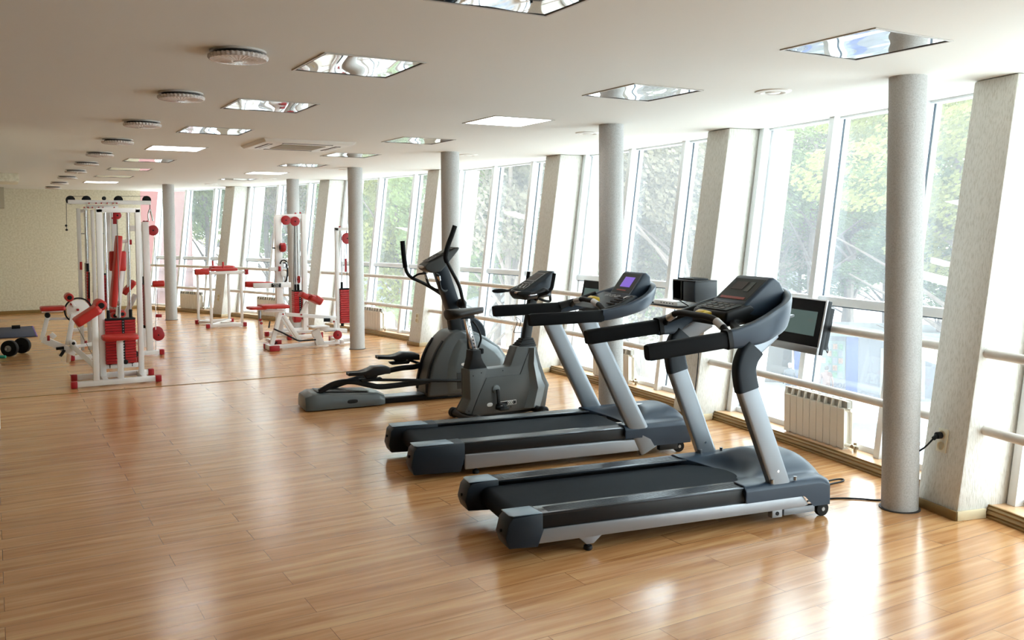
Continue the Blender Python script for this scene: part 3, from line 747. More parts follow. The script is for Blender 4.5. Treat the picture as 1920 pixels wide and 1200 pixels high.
        def onface(name, s0, s1, v0, v1, m, lift):
            o = nrm*lift; p = a+d*s0+o; q = a+d*s1+o
            MB().hull8([(p.x,v0,p.z),(p.x,v1,p.z),(q.x,v1,q.z),(q.x,v0,q.z),(p.x+nrm.x*.003,v0,p.z+nrm.z*.003),(p.x+nrm.x*.003,v1,p.z+nrm.z*.003),(q.x+nrm.x*.003,v1,q.z+nrm.z*.003),(q.x+nrm.x*.003,v0,q.z+nrm.z*.003)]).build(name, m, t, bevel=.001, seg=1)
        onface('display_overlay', .008, .203, .275, W-.275, M_['panel'], .0)
        onface('display', .065, .165, .335, .50, M_['screen'], .003)
        onface('red_key_row', .028, .038, .36, .52, M_['redled'], .003)
        for k in range(3):
            b = MB().tube([(1.715+.022*math.cos(x/12*2*math.pi), .31+k*.085+.030*math.sin(x/12*2*math.pi), 1.262+.006*math.cos(x/12*2*math.pi)) for x in range(12)], .003, 6, closed=True); b.build('dial_ring', M_['steel'], t)
        b = MB()
        for r_ in range(4):
            for q in range(6): b.box((1.60+r_*.035, .16+q*.022, 1.206+r_*.014), (1.618+r_*.035, .172+q*.022, 1.216+r_*.014))
        b.build('keypad', M_['dlcd'], t)
        MB().sweep(catmull([(1.70,.18,1.255),(1.73,.15,1.27),(1.75,.12,1.252),(1.72,.11,1.24)],4), .02, .004).build('white_tag', M_['blank'], t)
        for s in (0, 1):
            y = .05 if s == 0 else W-.05
            MB().sweep(catmull([(1.42, y, 1.15), (1.52, y, 1.178), (1.62, y+(.02 if s == 0 else -.02), 1.205), (1.74, y+(.06 if s == 0 else -.06), 1.25)], 5), .05, .055, rnd=True, n=12, pw=3).build('link_arm', M_['black'], t, ang=60)
        hb = [(1.50,.12,1.165),(1.495,.20,1.205),(1.50,.33,1.228),(1.505,.43,1.230),(1.50,.53,1.228),(1.495,.66,1.205),(1.50,.74,1.165)]
        grips = [(1, 2), (4, 5)]; clipu = 1.54
    MB().tube(hb, .021, 12, 5).build('crossbar', M_['black'], t)
    for i, j in grips:
        p, q = Vector(hb[i]), Vector(hb[j]); MB().cyl(p.lerp(q, .12), p.lerp(q, .88), .0245, 16).build('pulse_plate', M_['silverp'], t)
    zc_ = hb[len(hb)//2][2]
    MB().prism([(clipu-.035, zc_-.01), (clipu-.03, zc_+.022), (clipu, zc_+.034), (clipu+.05, zc_+.02), (clipu+.05, zc_-.02)], .375, .455).build('safety_clip', M_['yellow'], t, bevel=.008, seg=3)
    return t
ang1 = R_(-9.3)
treadmill('A', 'front treadmill nearest the camera with bent silver uprights and dark display', (2.45, 4.10, 0), ang1)
treadmill('B', 'second treadmill behind the front one, straight slanted silver uprights and violet lit display', (2.66, 5.83, 0), R_(-9.35))
# ------------------------------------------------------------ upright exercise bike
t = thing('exercise_bike', 'grey upright exercise bike with black saddle behind the rear treadmill', 'exercise bike', (3.844, 7.462, 0), R_(3))
poly = [(-.077,.108),(-.011,.214),(-.016,.500),(.174,.500),(.20,.488),(.43,.488),(.450,.500),(.524,.676),(.755,.665),(.80,.50),(.90,.26),(.86,.05),(.0,.05)]
MB().prism(poly, -.070, .070).build('body_shell', M_['greyp'], t, bevel=.010, seg=2)
for s in (-1, 1):
    # rear column of the shell and the long cover panel stand proud of it
    MB().prism([(-.077,.108),(-.011,.214),(-.016,.495),(.170,.495),(.160,.405),(.065,.230),(-.01,.066)], s*.068, s*.084).build('rear_panel', M_['greyp'], t, bevel=.003)
    MB().prism([(.0,.066),(.075,.226),(.172,.405),(.556,.405),(.668,.640),(.70,.640),(.66,.50),(.68,.27),(.60,.066)], s*.068, s*.078).build('side_panel', M_['greyp'], t, bevel=.003)
    lv = [(.066,.595,.680,.862),(.165,.635,.708,.898),(.262,.665,.735,.925),(.38,.655,.71,.86),(.500,.645,.686,.812),(.655,.668,.692,.765)]
    rings = []
    for z, uL, uR, uO in lv: rings.append([(uL,s*.06,z),(uL,s*.076,z),(uR,s*.122,z),(uO,s*.040,z),(uO,s*.0,z)])
    MB().loft(rings).build('front_fairing', M_['greyl'], t, bevel=.002, seg=1, ang=20)
for u, z in ((.02,.44),(.11,.46),(-.03,.11),(.35,.46),(.44,.10),(.29,.09)): MB().cyl((u,-.0855,z),(u,-.083,z),.006,8).build('cover_screw', M_['black'], t)
MB().box((-.02,-.055,.02),(.86,.055,.066)).build('base_beam', M_['black'], t, bevel=.008)
for u, v0, v1, r in ((-.02,-.20,.20,.038), (.73,-.20,.20,.036)):
    MB().cyl((u,v0,.048),(u,v1,.048), r, 18).build('stabiliser', M_['blackp'], t)
    for v in (v0-.02, v1+.02):
        c = MB().lathe([(.001,-.035),(.034,-.034),(.047,-.024),(.048,.024),(.034,.034),(.001,.035)], c=(u,v,.049), axis='y', n=24).build('roller_cap', M_['black'], t)
        MB().cyl((u,v-.037,.048),(u,v-.034,.048),.012,14).build('cap_boss', M_['greyd'], c)
# crank and pedals
MB().cyl((.270,-.098,.290),(.270,.098,.290),.040,24).build('crank_cover', M_['greyl'], t, bevel=.004)
for s, uz in ((-1,(.285,.115)), (1,(.235,.455))):
    y = s*.118
    MB().bar((.270,y,.290),(uz[0],y,uz[1]),.018,.030).build('crank_arm', M_['black'], t, bevel=.004)
    po = MB().box((uz[0]-.045,min(y,y+s*.10),uz[1]-.014),(uz[0]+.05,max(y,y+s*.10),uz[1]+.014)).build('pedal', M_['black'], t, bevel=.005)
    k = 1 if s > 0 else .55
    MB().sweep(catmull([(uz[0]-.03,y+s*.01,uz[1]),(uz[0]-.03,y+s*.02,uz[1]+.06*k),(uz[0]-.02,y+s*.05,uz[1]+.095*k),(uz[0]+.01,y+s*.09,uz[1]+.06*k),(uz[0]+.01,y+s*.10,uz[1])],5), .035,.005, ref=(1,0,0)).build('pedal_strap', M_['black'], po)
# badge
MB().ell((.205,-.079,.145),(.032,.003,.019),24,8,2.4).build('badge_oval', M_['blank'], t)
MB().box((.30,-.0815,.120),(.505,-.0775,.162)).build('badge_rim', M_['blank'], t, bevel=.010, seg=3)
MB().box((.304,-.0825,.124),(.501,-.0785,.158)).build('badge_plate', M_['black'], t, bevel=.009, seg=3)
Mx = Matrix.Translation((.435,-.0835,.141)) @ Matrix.Rotation(math.pi/2, 4, 'X'); text_part('badge_text', '000', .042, M_['blank'], t, Mx, .0006)
# saddle post and saddle
MB().prism([(-.012,.495),(.195,.495),(.150,.560),(.130,.60),(.125,.675),(.030,.675),(.022,.60)], -.060, .060).build('post_collar', M_['black'], t, bevel=.010)
MB().bar((.085,0,.64),(.000,0,.985),.034,.056).build('saddle_post', M_['chrome'], t, bevel=.004)
for k in range(8): MB().cyl((.077-.0081*k,-.0185,.70+.033*k),(.077-.0081*k,-.0165,.70+.033*k),.006,8).build('post_hole', M_['black'], t)
MB().tube([(.05,-.03,.95),(.10,-.04,.88),(.14,-.03,.78),(.115,-.02,.69)], .010, 8, 5).build('release_lever', M_['black'], t)
MB().bar((.10,0,.655),(.150,0,.655),.016).build('knob_stem', M_['black'], t); MB().bar((.145,0,.655),(.178,0,.655),.055,.055).build('adjusting_knob', M_['black'], t, bevel=.012)
rings = []
for k in range(17):
    s = k/16; u = -.20+.385*s; w = .125*(1-s**1.25)**.8*(1 if s > .14 else (.45+.55*(s/.14)**.5))+.024*(1 if s < .99 else .5); h = .050-.022*s; zc = 1.016+.028*s
    rings.append([Vector((u, w*math.cos(2*math.pi*j/20), zc+h*math.sin(2*math.pi*j/20)+.010*(abs(math.cos(2*math.pi*j/20))))) for j in range(20)])
MB().loft(rings).build('saddle', M_['blackp'], t, ang=70)
MB().box((-.06,-.04,.975),(.07,.04,1.005)).build('saddle_clamp', M_['black'], t, bevel=.008)
# neck, stem
for k, (w0, w1) in enumerate(((.205,.190),(.182,.168),(.160,.144),(.136,.120))):
    z0 = .668+k*.020; c = .655+k*.006
    MB().prismz([(c-w0/2,-w0*.33),(c+w0/2,-w0*.33),(c+w0/2,w0*.33),(c-w0/2,w0*.33)], z0, z0+.019, top=[(c-w1/2,-w1*.33),(c+w1/2,-w1*.33),(c+w1/2,w1*.33),(c-w1/2,w1*.33)]).build('bellows_ring', M_['black'], t, bevel=.004)
MB().sweep([(.668,0,.70),(.755,0,1.14)], .060,.095, rnd=True, n=16, pw=5).build('stem', M_['blackp'], t, ang=40)
MB().tube([(.62,0,.80),(.545,0,.805),(.535,0,.82),(.575,0,.905),(.555,0,.955),(.60,0,.93),(.615,0,.90),(.585,0,.83)], .0035, 6, 3).build('bottle_cage', M_['black'], t)
# console: narrower at the top than at the lip
lo = [(.62,1.155),(.585,1.180),(.588,1.208),(.80,1.318),(.85,1.30),(.82,1.175)]
hi = [(.60,1.125),(.560,1.165),(.562,1.205),(.915,1.398),(.955,1.395),(.90,1.15)]
MB().loft([[(u,v,z) for u, z in P] for v, P in ((-.148,lo),(-.108,hi),(.108,hi),(.148,lo))]).build('console', M_['slate2'], t, bevel=.012, seg=3)
a, c = Vector((.568,0,1.211)), Vector((.915,0,1.402)); d = (c-a).normalized(); nrm = Vector((-d.z,0,d.x))
def bface(name, s0, s1, v0, v1, m, lift):
    p = a+d*s0+nrm*lift; q = a+d*s1+nrm*lift
    return MB().hull8([(p.x,v0,p.z),(p.x,v1,p.z),(q.x,v1,q.z),(q.x,v0,q.z),(p.x+nrm.x*.003,v0,p.z+nrm.z*.003),(p.x+nrm.x*.003,v1,p.z+nrm.z*.003),(q.x+nrm.x*.003,v1,q.z+nrm.z*.003),(q.x+nrm.x*.003,v0,q.z+nrm.z*.003)]).build(name, m, t, bevel=.001, seg=1)
bface('console_overlay', .02, .375, -.095, .095, M_['panel'], .0)
bface('display_rim', .195, .335, -.072, .072, M_['silverp'], .002); bface('display', .200, .330, -.067, .067, M_['dlcd'], .0035)
bface('key_bar_rim', .150, .178, -.072, .072, M_['silverp'], .002); bface('key_bar', .154, .174, -.067, .067, M_['black'], .0035)
for k in range(3):
    ctr = a+d*.088+nrm*.004; v = -.060+.060*k
    MB().tube([ctr+d*(.040*math.cos(x/14*2*math.pi))+Vector((0,v+.027*math.sin(x/14*2*math.pi),0)) for x in range(14)], .003, 6, closed=True).build('dial_ring', M_['steel'], t)
MB().bar((.563,-.075,1.200),(.563,.02,1.200),.022,.022, ref=(0,0,1)).build('pulse_plate', M_['chrome'], t, bevel=.004)
for s in (-1, 1):
    MB().tube([(.78,s*.03,1.12),(.74,s*.13,1.165),(.78,s*.20,1.195),(.825,s*.22,1.235),(.845,s*.22,1.30),(.862,s*.22,1.382)], .018, 12, 5).build('horn_bar', M_['foam'], t)
    MB().tube([(.80,s*.21,1.21),(.74,s*.225,1.235),(.68,s*.225,1.215),(.62,s*.22,1.200),(.55,s*.22,1.202)], .014, 12, 4).build('rear_bar', M_['black'], t)
    MB().ell((.51,s*.22,1.202),(.085,.026,.021),16,10,2.6).build('rear_grip', M_['foam'], t)
    MB().sweep([(.60,s*.16,1.183),(.68,s*.16,1.188)], .05,.024, rnd=True, n=12, pw=4).build('pulse_grip', M_['chrome'], t)
MB().tube([(.80,-.04,1.13),(.86,-.06,1.105),(.925,-.06,1.10),(.91,-.08,1.16),(.885,-.12,1.20)], .013, 10, 4).build('lower_bar', M_['black'], t)

# ------------------------------------------------------------ elliptical trainer
t = thing('elliptical_trainer', 'grey elliptical trainer with two tall black handles and low ramp, left of the bike', 'elliptical trainer', (2.72, 8.83, 0), R_(-5))
rings = []
for k in range(13):
    s = k/12; u = -.05+.82*s; top = (.185-.055*s) if s > .04 else .150; hw = .205 if .03 < s < .98 else .18
    top -= 0 if s < .96 else .02
    rings.append([(u,-hw,.012),(u,-hw-.004,top*.55),(u,-hw+.025,top*.92),(u,-hw+.07,top),(u,hw-.07,top),(u,hw-.025,top*.92),(u,hw+.004,top*.55),(u,hw,.012)])
MB().loft(rings).build('ramp_cover', M_['greyl'], t, bevel=.006, ang=30)
MB().ell((.42,-.207,.075),(.055,.006,.020),20,8,3).build('vent_slot', M_['black'], t)
MB().hull8([(.08,-.13,.182),(.62,-.13,.148),(.62,.13,.148),(.08,.13,.182),(.09,-.12,.187),(.61,-.12,.153),(.61,.12,.153),(.09,.12,.187)]).build('ramp_track', M_['blackp'], t, bevel=.003)
MB().box((.70,-.115,.004),(1.9,.115,.052)).build('base_beam', M_['blackp'], t, bevel=.004)
MB().box((.74,-.095,.052),(1.32,.095,.066)).build('beam_top', M_['silver2'], t, bevel=.003)
MB().prism([(1.23,.04),(1.245,.20),(1.29,.38),(1.35,.52),(1.43,.645),(1.51,.715),(1.62,.735),(1.70,.70),(1.70,.04)], -.195, .195).build('rear_shell', M_['greyp'], t, bevel=.03, seg=4)
for sv in (-1, 1): MB().sweep(catmull([(1.233,sv*.150,.09),(1.240,sv*.150,.20),(1.284,sv*.150,.38),(1.344,sv*.150,.52),(1.42,sv*.150,.628)],5), .052,.020, rnd=True, n=12, pw=4).build('guide_slot', M_['black'], t, ang=50)
main = [(1.46,.03),(1.42,.20),(1.44,.38),(1.50,.56),(1.585,.685),(1.66,.725),(1.80,.705),(1.93,.64),(2.08,.535),(2.165,.42),(2.165,.28),(2.10,.08),(2.05,.03)]
MB().prism(main, -.17, .17).build('main_shell', M_['greyl'], t, bevel=.03, seg=4)
for s, y0, y1 in ((-1,-.17,-.235),(1,.17,.235)):
    big = [(1.42,.05),(1.40,.20),(1.42,.38),(1.48,.55),(1.57,.67),(1.80,.68),(2.05,.53),(2.14,.42),(2.14,.28),(2.06,.06)]
    small = [(1.53,.10),(1.52,.20),(1.535,.36),(1.575,.50),(1.62,.60),(1.80,.61),(1.98,.49),(2.06,.40),(2.06,.29),(1.98,.11)]
    MB().prism(big, y0, y1, top=small).build('side_shell', M_['greyl'], t, bevel=.010)
    MB().prism([(1.55,.115),(1.545,.29),(2.04,.29),(1.98,.115)], y1-.001*s, y1+.004*s).build('lower_panel', M_['greyd'], t, bevel=.003)
MB().ell((1.66,-.238,.375),(.065,.004,.018),24,8,3).build('white_label', M_['blank'], t)
MB().lathe([(.001,-.045),(.20,-.045),(.215,-.03),(.215,.03),(.20,.045),(.001,.045)], c=(1.76,0,.650), axis='y', n=40).build('flywheel_cover', M_['slate2'], t)
MB().bar((1.63,0,.70),(1.585,0,.99),.12,.13).build('mast_base', M_['black'], t, bevel=.015)
MB().sweep([(1.60,0,.96),(1.445,0,1.42)], .155,.150, rnd=True, n=16, pw=6).build('mast', M_['slate2'], t, ang=35)
MB().cyl((1.635,-.23,1.02),(1.635,.23,1.02),.026,16).build('pivot_axle', M_['black'], t)
for s in (-1,1): MB().lathe([(.001,-.035),(.04,-.034),(.052,-.02),(.052,.02),(.04,.034),(.001,.035)], c=(1.635,s*.16,1.02), axis='y', n=24).build('pivot_hub', M_['blackp'], t)
MB().prism([(1.32,1.352),(1.255,1.385),(1.238,1.420),(1.27,1.450),(1.61,1.625),(1.64,1.618),(1.62,1.585),(1.52,1.47),(1.42,1.365)], -.12, .12).build('console', M_['greyd'], t, bevel=.020, seg=4)
a, c = Vector((1.262,0,1.457)), Vector((1.60,0,1.629)); d = (c-a).normalized(); nrm = Vector((-d.z,0,d.x))
bface('console_overlay', .03, .36, -.10, .10, M_['panel'], 0); bface('display', .20, .33, -.075, .075, M_['lcd'], .003)
for k in range(2):
    ctr = a+d*.11+nrm*.004; v = -.05+.10*k
    MB().tube([ctr+d*(.036*math.cos(x/14*2*math.pi))+Vector((0,v+.034*math.sin(x/14*2*math.pi),0)) for x in range(14)], .003, 6, closed=True).build('dial_ring', M_['steel'], t)
MB().ell((1.235,0,1.418),(.012,.10,.016),12,8).build('console_lip', M_['silverp'], t)
# moving handles
MB().tube([(1.635,.24,1.03),(1.56,.26,1.10),(1.40,.29,1.205),(1.24,.30,1.285),(1.185,.30,1.34),(1.160,.30,1.42)], .019, 12, 5).build('handle_arm', M_['black'], t)
MB().tube([(1.163,.30,1.40),(1.150,.30,1.50),(1.140,.30,1.60),(1.134,.30,1.69)], .026, 14, 4).build('handle_grip', M_['foam'], t)
MB().tube([(1.635,-.24,1.02),(1.60,-.27,1.09),(1.555,-.30,1.22),(1.47,-.30,1.38),(1.412,-.30,1.49)], .019, 12, 5).build('handle_arm', M_['black'], t)
MB().tube([(1.42,-.30,1.47),(1.405,-.30,1.53),(1.43,-.30,1.64),(1.475,-.30,1.75),(1.512,-.30,1.85)], .026, 14, 4).build('handle_grip', M_['foam'], t)
for s in (-1,1): MB().tube([(1.635,s*.24,1.02),(1.68,s*.24,.65),(1.70,s*.24,.30),(1.675,s*.24,.195)], .018, 10, 4).build('lower_arm', M_['black'], t)
# fixed pulse bar
for s in (-1,1): MB().tube([(1.53,s*.05,1.17),(1.46,s*.10,1.155),(1.40,s*.16,1.19),(1.37,s*.19,1.27),(1.36,s*.20,1.33),(1.33,s*.20,1.345)], .014, 10, 5).build('fixed_bar', M_['black'], t)
for s in (-1,1): MB().cyl((1.375,s*.19,1.275),(1.362,s*.20,1.325),.018,12).build('pulse_plate', M_['chrome'], t)
MB().tube([(1.36,.20,1.335),(1.29,.24,1.325),(1.24,.29,1.285)], .012, 10, 4).build('fixed_bar', M_['black'], t)
# pedals and rails
def pedal(u0, u1, z0, z1, y):
    b = MB(); n = 10; rings = []
    for k in range(n+1):
        s = k/n; u = u0+(u1-u0)*s; w = .055+.03*math.sin(min(1,s*1.4)*math.pi*.5); zt = z0+(z1-z0)*s
        lip = .050*min(1,max(0,(s-.35)/.25)); lip *= 1 if s < .93 else .75
        rings.append([(u,y-w,zt-.012),(u,y-w,zt+.022+lip*.6),(u,y-w*.75,zt+.014+lip),(u,y+w*.75,zt+.014+lip),(u,y+w,zt+.022+lip*.6),(u,y+w,zt-.012)])
    po = b.loft(rings).build('foot_plate', M_['blackp'], t, bevel=.003, ang=40)
    um = (u0+u1)/2+.03
    MB().prism([(um-.09,z0+.0),(um+.09,z1+.0),(um+.05,z0-.055),(um-.05,z0-.055)], y-.035, y+.035).prism([(um-.12,z0-.055),(um+.11,z0-.055),(um+.09,z0-.085),(um-.10,z0-.085)], y-.045, y+.045).build('plate_bracket', M_['black'], po, bevel=.006)
pedal(.375, .80, .352, .352, -.19); pedal(.785, 1.24, .452, .418, .16)
MB().sweep(catmull([(.10,-.12,.185),(.26,-.15,.262),(.42,-.19,.275),(.58,-.19,.232),(.72,-.19,.198),(.98,-.19,.205),(1.25,-.17,.215),(1.45,-.15,.26)],5), .045,.056, rnd=True, n=12, pw=4).build('pedal_rail', M_['black'], t, ang=50)
MB().sweep(catmull([(.25,.10,.18),(.50,.13,.235),(.80,.16,.285),(1.05,.16,.318),(1.22,.16,.325),(1.36,.15,.375),(1.5,.14,.42)],5), .045,.056, rnd=True, n=12, pw=4).build('pedal_rail', M_['black'], t, ang=50)
MB().cyl((.60,-.225,.285),(1.675,-.24,.195),.015,10).build('connecting_rod', M_['black'], t)
MB().cyl((1.15,.20,.40),(1.675,.24,.195),.015,10).build('connecting_rod', M_['black'], t)
# ------------------------------------------------------------ white and red strength machines
W_, Rd, Bk, Ch = M_['wtube'], M_['red'], M_['black'], M_['chrome']
class Mach:
    """parts are given in world coordinates and parented to an empty on the floor"""
    def __init__(s, name, label, cat, org): s.t = thing(name, label, cat, org); s.o = Vector(org)
    def add(s, b, name, m, bevel=.004, seg=2, ang=35, parent=None, label=None):
        bmesh.ops.translate(b.bm, verts=b.bm.verts, vec=-s.o)
        return b.build(name, m, parent or s.t, bevel=bevel, seg=seg, ang=ang, label=label)
    def tube(s, p, q, w=.06, h=None, name='frame_tube', m=None, ref=(0,1,0)): return s.add(MB().bar(p, q, w, h, ref), name, m or W_)
    def base(s, x0, x1, y, w=.065, caps=True):
        s.add(MB().bar((x0+.05,y,.045),(x1-.05,y,.045), w, .06), 'base_bar', W_)
        for a, c in ((x0, x0+.068), (x1-.068, x1)): s.add(MB().box((a,y-w/2-.008,.004),(c,y+w/2+.008,.082)), 'end_cap', M_['dred'], bevel=.008, label='red end cap')
    def pad(s, p, q, w, h, ref=(0,1,0), name='pad'):
        p, q = Vector(p), Vector(q); d = (q-p); n = 10
        P = [p.lerp(q, k/n) for k in range(n+1)]
        return s.add(MB().sweep(P, w, h, ref=ref, rnd=True, n=20, pw=5, taper=lambda k: .86 if k in (0,1) else 1), name, Rd, bevel=.008, seg=2, ang=50)
    def roll(s, c, L, r, axis='y', name='roller_pad', m=None, caps=True):
        v = Vector({'x':(1,0,0),'y':(0,1,0),'z':(0,0,1)}[axis])*L/2; c = Vector(c)
        o = s.add(MB().cyl(c-v, c+v, r, 22), name, m or Rd, bevel=r*.25, seg=3)
        if caps:
            for g in (-1, 1): s.add(MB().cyl(c+v*.98*g, c+v*1.04*g, r*.55, 16), 'roller_cap', Bk, bevel=.002, seg=1, parent=o)
        return o
    def pulley(s, c, r, axis='y', m=None, w=.028):
        o = s.add(MB().lathe([(.004,-w/2),(r*.82,-w/2),(r,-w/2+.004),(r*.88,-.003),(r*.88,.003),(r,w/2-.004),(r*.82,w/2),(.004,w/2)], c=c, axis=axis, n=30), 'pulley', m or M_['dred'], bevel=0)
        v = {'x':Vector((w*.7,0,0)),'y':Vector((0,w*.7,0))}[axis]; s.add(MB().cyl(Vector(c)-v, Vector(c)+v, .011, 12), 'pulley_bolt', Bk, bevel=.001, seg=1, parent=o)
    def stack(s, x0, x1, y0, y1, z0, z1, n, rods=True, ztop=2.0, gap=None, face='y'):
        h = (z1-z0)/n
        xc, yc = (x0+x1)/2, (y0+y1)/2
        for k in range(n):
            b = MB().box((x0,y0,z0+k*h+.002),(x1,y1,z0+(k+1)*h-.002))
            s.add(b, 'weight_plate', M_['rplate'], bevel=.004, seg=1)
        b = MB()
        for k in range(n):
            z = z0+(k+.5)*h
            if face == 'y': b.cyl((xc+.03,y0-.003,z),(xc+.03,y0+.006,z),.007,10)
            else: b.cyl((x0-.003,yc,z),(x0+.006,yc,z),.006,8)
        s.add(b, 'pin_holes', M_['silverp'], bevel=0)
        b = MB()
        if face == 'y': b.box((xc+.014,y0-.0015,z0),(xc+.046,y0+.001,z1))
        else: b.box((x0-.0015,yc-.014,z0),(x0+.001,yc+.014,z1))
        s.add(b, 'pin_strip', Bk, bevel=0)
        s.add(MB().box((x0,y0,z1),(x1,y1,z1+.02)), 'stack_top', Bk, bevel=.003)
        if rods:
            if face == 'y': ps = [(x0+.045,yc),(x1-.045,yc)]
            else: ps = [(xc,y0+.04),(xc,y1-.04)]
            for px_, py_ in ps:
                s.add(MB().cyl((px_,py_,z0-.02),(px_,py_,ztop),.0095,12), 'guide_rod', Ch, bevel=0)
                s.add(MB().cyl((px_,py_,z1+.02),(px_,py_,z1+.12),.020,14), 'rod_bush', Bk, bevel=.003, seg=1)
                s.add(MB().cyl((px_,py_,z0-.05),(px_,py_,z0-.002),.026,14), 'rubber_buffer', Bk, bevel=.004, seg=1)
    def cable(s, pts, r=.0035, m=None): s.add(MB().tube(pts, r, 6), 'cable', m or Bk, bevel=0)
    def bolts(s, pts, r=.012, axis='y'):
        b = MB()
        for p in pts:
            p = Vector(p); v = Vector((0,.012,0)) if axis == 'y' else (Vector((0,0,.012)) if axis == 'z' else Vector((.012,0,0))); b.cyl(p-v, p+v, r, 10)
        s.add(b, 'bolts', M_['dred'], bevel=0)

# ---- near station: preacher / leg curl with its own stack
m = Mach('leg_curl_machine', 'white leg curl station with red seat and weight stack at the near left', 'weight machine', (1.25, 11.7, 0))
m.base(.742, 1.722, 11.38); m.base(.782, 1.722, 11.95)
for x in (1.115, 1.545): m.tube((x,11.41,.045),(x,11.92,.045))
m.tube((1.012,11.38,.075),(1.012,11.38,.87),.066,.066)
m.tube((1.115,11.70,.075),(1.120,11.70,2.075),.066,.070); m.tube((1.545,11.70,.075),(1.548,11.70,2.075),.066,.060)
m.tube((1.088,11.70,2.062),(1.575,11.70,2.062),.066,.055,name='top_beam'); m.tube((1.15,11.70,.18),(1.515,11.70,.18),.05,.05)
m.tube((1.275,11.38,.075),(1.275,11.38,.545),.05,.066); m.pad((1.085,11.36,.568),(1.465,11.36,.568),.30,.062,name='seat_pad')
m.tube((1.02,11.38,.86),(1.13,11.40,.965),.04,.05)
m.stack(1.145, 1.485, 11.635, 11.765, .215, .742, 16, ztop=2.04)
m.cable([(1.315,11.70,.76),(1.318,11.70,2.03)], .005, M_['steel']); m.pulley((1.322,11.70,2.00), .045)
m.add(MB().box((1.255,11.545,.30),(1.315,11.56,.50)), 'stack_shroud', W_); m.bolts([(1.285,11.55,.36),(1.285,11.55,.42)], .01)
m.cable([(1.34,11.68,.18),(1.34,11.68,.12)], .006); m.roll((1.36,11.62,.235),.03,.028,name='buffer',m=Bk,caps=False)
# preacher pads
p, q = at(141,606,11.5), at(186,577,11.5)
m.pad(p, q, .34, .115, name='arm_pad')
m.roll(at(187,571,11.55), .36, .062, name='front_roll')
m.add(MB().bar(at(168,602,11.46), at(192,574,11.46), .03, .04), 'pad_bracket', W_)
m.bolts([at(190,578,11.42)], .016)
# lever with cam, at the back of the station
Yc = 12.45
c = at(147,582,Yc)
ring = [c+Vector((.155*math.cos(R_(a)), 0, .155*math.sin(R_(a)))) for a in range(-10, 236, 9)]
m.add(MB().sweep(ring, .03, .018, ref=(0,1,0)), 'cam_rim', Bk, bevel=.003)
m.add(MB().sweep([c+Vector((.15,0,.02)), at(176,564,Yc), at(190,570,Yc)], .02, .016), 'cam_rim', Bk, bevel=.003)
m.add(MB().lathe([(.001,-.008),(.135,-.008),(.135,.008),(.001,.008)], c=c, axis='y', n=36), 'cam_disc', M_['white'], bevel=.002)
m.bolts([at(134,570,Yc-.02), at(146,581,Yc-.02)], .016)
m.roll(at(129,557,Yc-.14), .26, .05); m.add(MB().bar(at(129,557,Yc-.02), at(140,575,Yc-.02), .03,.03), 'roller_arm', W_)
m.pad(at(75,579,Yc), at(122,577,Yc), .30, .055, name='bench_pad')
m.tube(at(78,585,Yc), at(118,583,Yc), .03,.02)
m.tube(at(89,594,Yc), at(78,638,Yc), .045,.05); m.roll(at(89,591,Yc-.01), .10, .032, name='height_knob', m=Bk, caps=False)
m.tube(at(80,636,Yc), at(142,662,Yc), .06,.085, name='lever_beam'); m.tube(at(95,626,Yc), at(103,633,Yc), .05,.06)
m.add(MB().bar(at(91,629,Yc-.035), at(91,639,Yc-.035), .012,.03), 'red_stop', M_['dred'])
m.tube(at(137,590,Yc), at(127,647,Yc), .045,.06, name='cam_post'); m.tube(at(92,598,Yc+.02), at(132,597,Yc+.02), .03,.03)
m.roll(at(137,643,Yc-.05), .12, .036, name='pivot_tube', m=W_)
m.tube(at(130,655,Yc), at(128,676,13.0), .05,.05); m.tube(at(135,648,Yc), at(182,690,11.95), .05,.06); m.tube(at(140,650,Yc), at(178,644,Yc), .045,.04)
m.add(MB().cyl(at(105,654,Yc-.05), at(120,652,Yc-.05), .018, 12).cyl(at(113,668,Yc-.05), at(121,656,Yc-.05), .020, 12), 'adjusting_handle', Bk)
m.cable([at(140,604,Yc), at(165,650,12.0), (1.10,11.8,.10)], .003)

# ---- large cable station behind it
m = Mach('cable_station', 'large white multi station cable gym with top beam and red pads, behind leg curl', 'weight machine', (1.5, 14.2, 0))
Y1 = 13.85
m.base(.895, 2.146, Y1)
m.tube((1.55,Y1,.045),(1.55,17.6,.045)); m.tube((1.2,17.8,.045),(1.9,17.8,.045)); m.add(MB().box((1.15,17.76,.004),(1.22,17.84,.085)), 'end_cap', M_['dred'], label='red end cap')
m.base(1.2, 2.2, 15.6)
# top beams
m.tube((.94,13.9,2.222),(2.022,13.9,2.222),.05,.058,name='top_beam'); m.tube((1.19,14.2,2.165),(1.62,14.2,2.165),.05,.05,name='top_beam')
m.tube((1.30,14.0,2.12),(1.66,14.0,2.12),.04,.022,name='top_beam')
for px_ in (132,162,222,275): m.pulley(at(px_,375,13.9), .060, m=Bk)
m.pulley(at(195,372,13.9)+Vector((0,0,0)), .028, m=Bk); m.bolts([at(x,381,13.86) for x in (167,180,190,201,212,219)]+[at(x,389,13.86) for x in (158,165,173,185,193,214)], .010)
m.cable([at(132,368,13.9), at(163,368,13.9)], .003); m.cable([at(124,373,13.9), at(125,430,13.9)], .0035)
m.add(MB().ell(at(124,423,13.9), (.016,.016,.016), 10, 8).ell(at(125,431,13.9), (.018,.018,.014), 10, 8), 'cable_stop', Bk, bevel=0)
m.cable([at(281,378,13.9), at(281,392,13.9)], .006); m.add(MB().tube([at(281,392,13.9), at(278,402,13.9), at(279,414,13.9)], .012, 8, 3).tube([at(281,392,13.9), at(284,402,13.9), at(287,414,13.9)], .012, 8, 3), 'snap_hook', Ch, bevel=0)
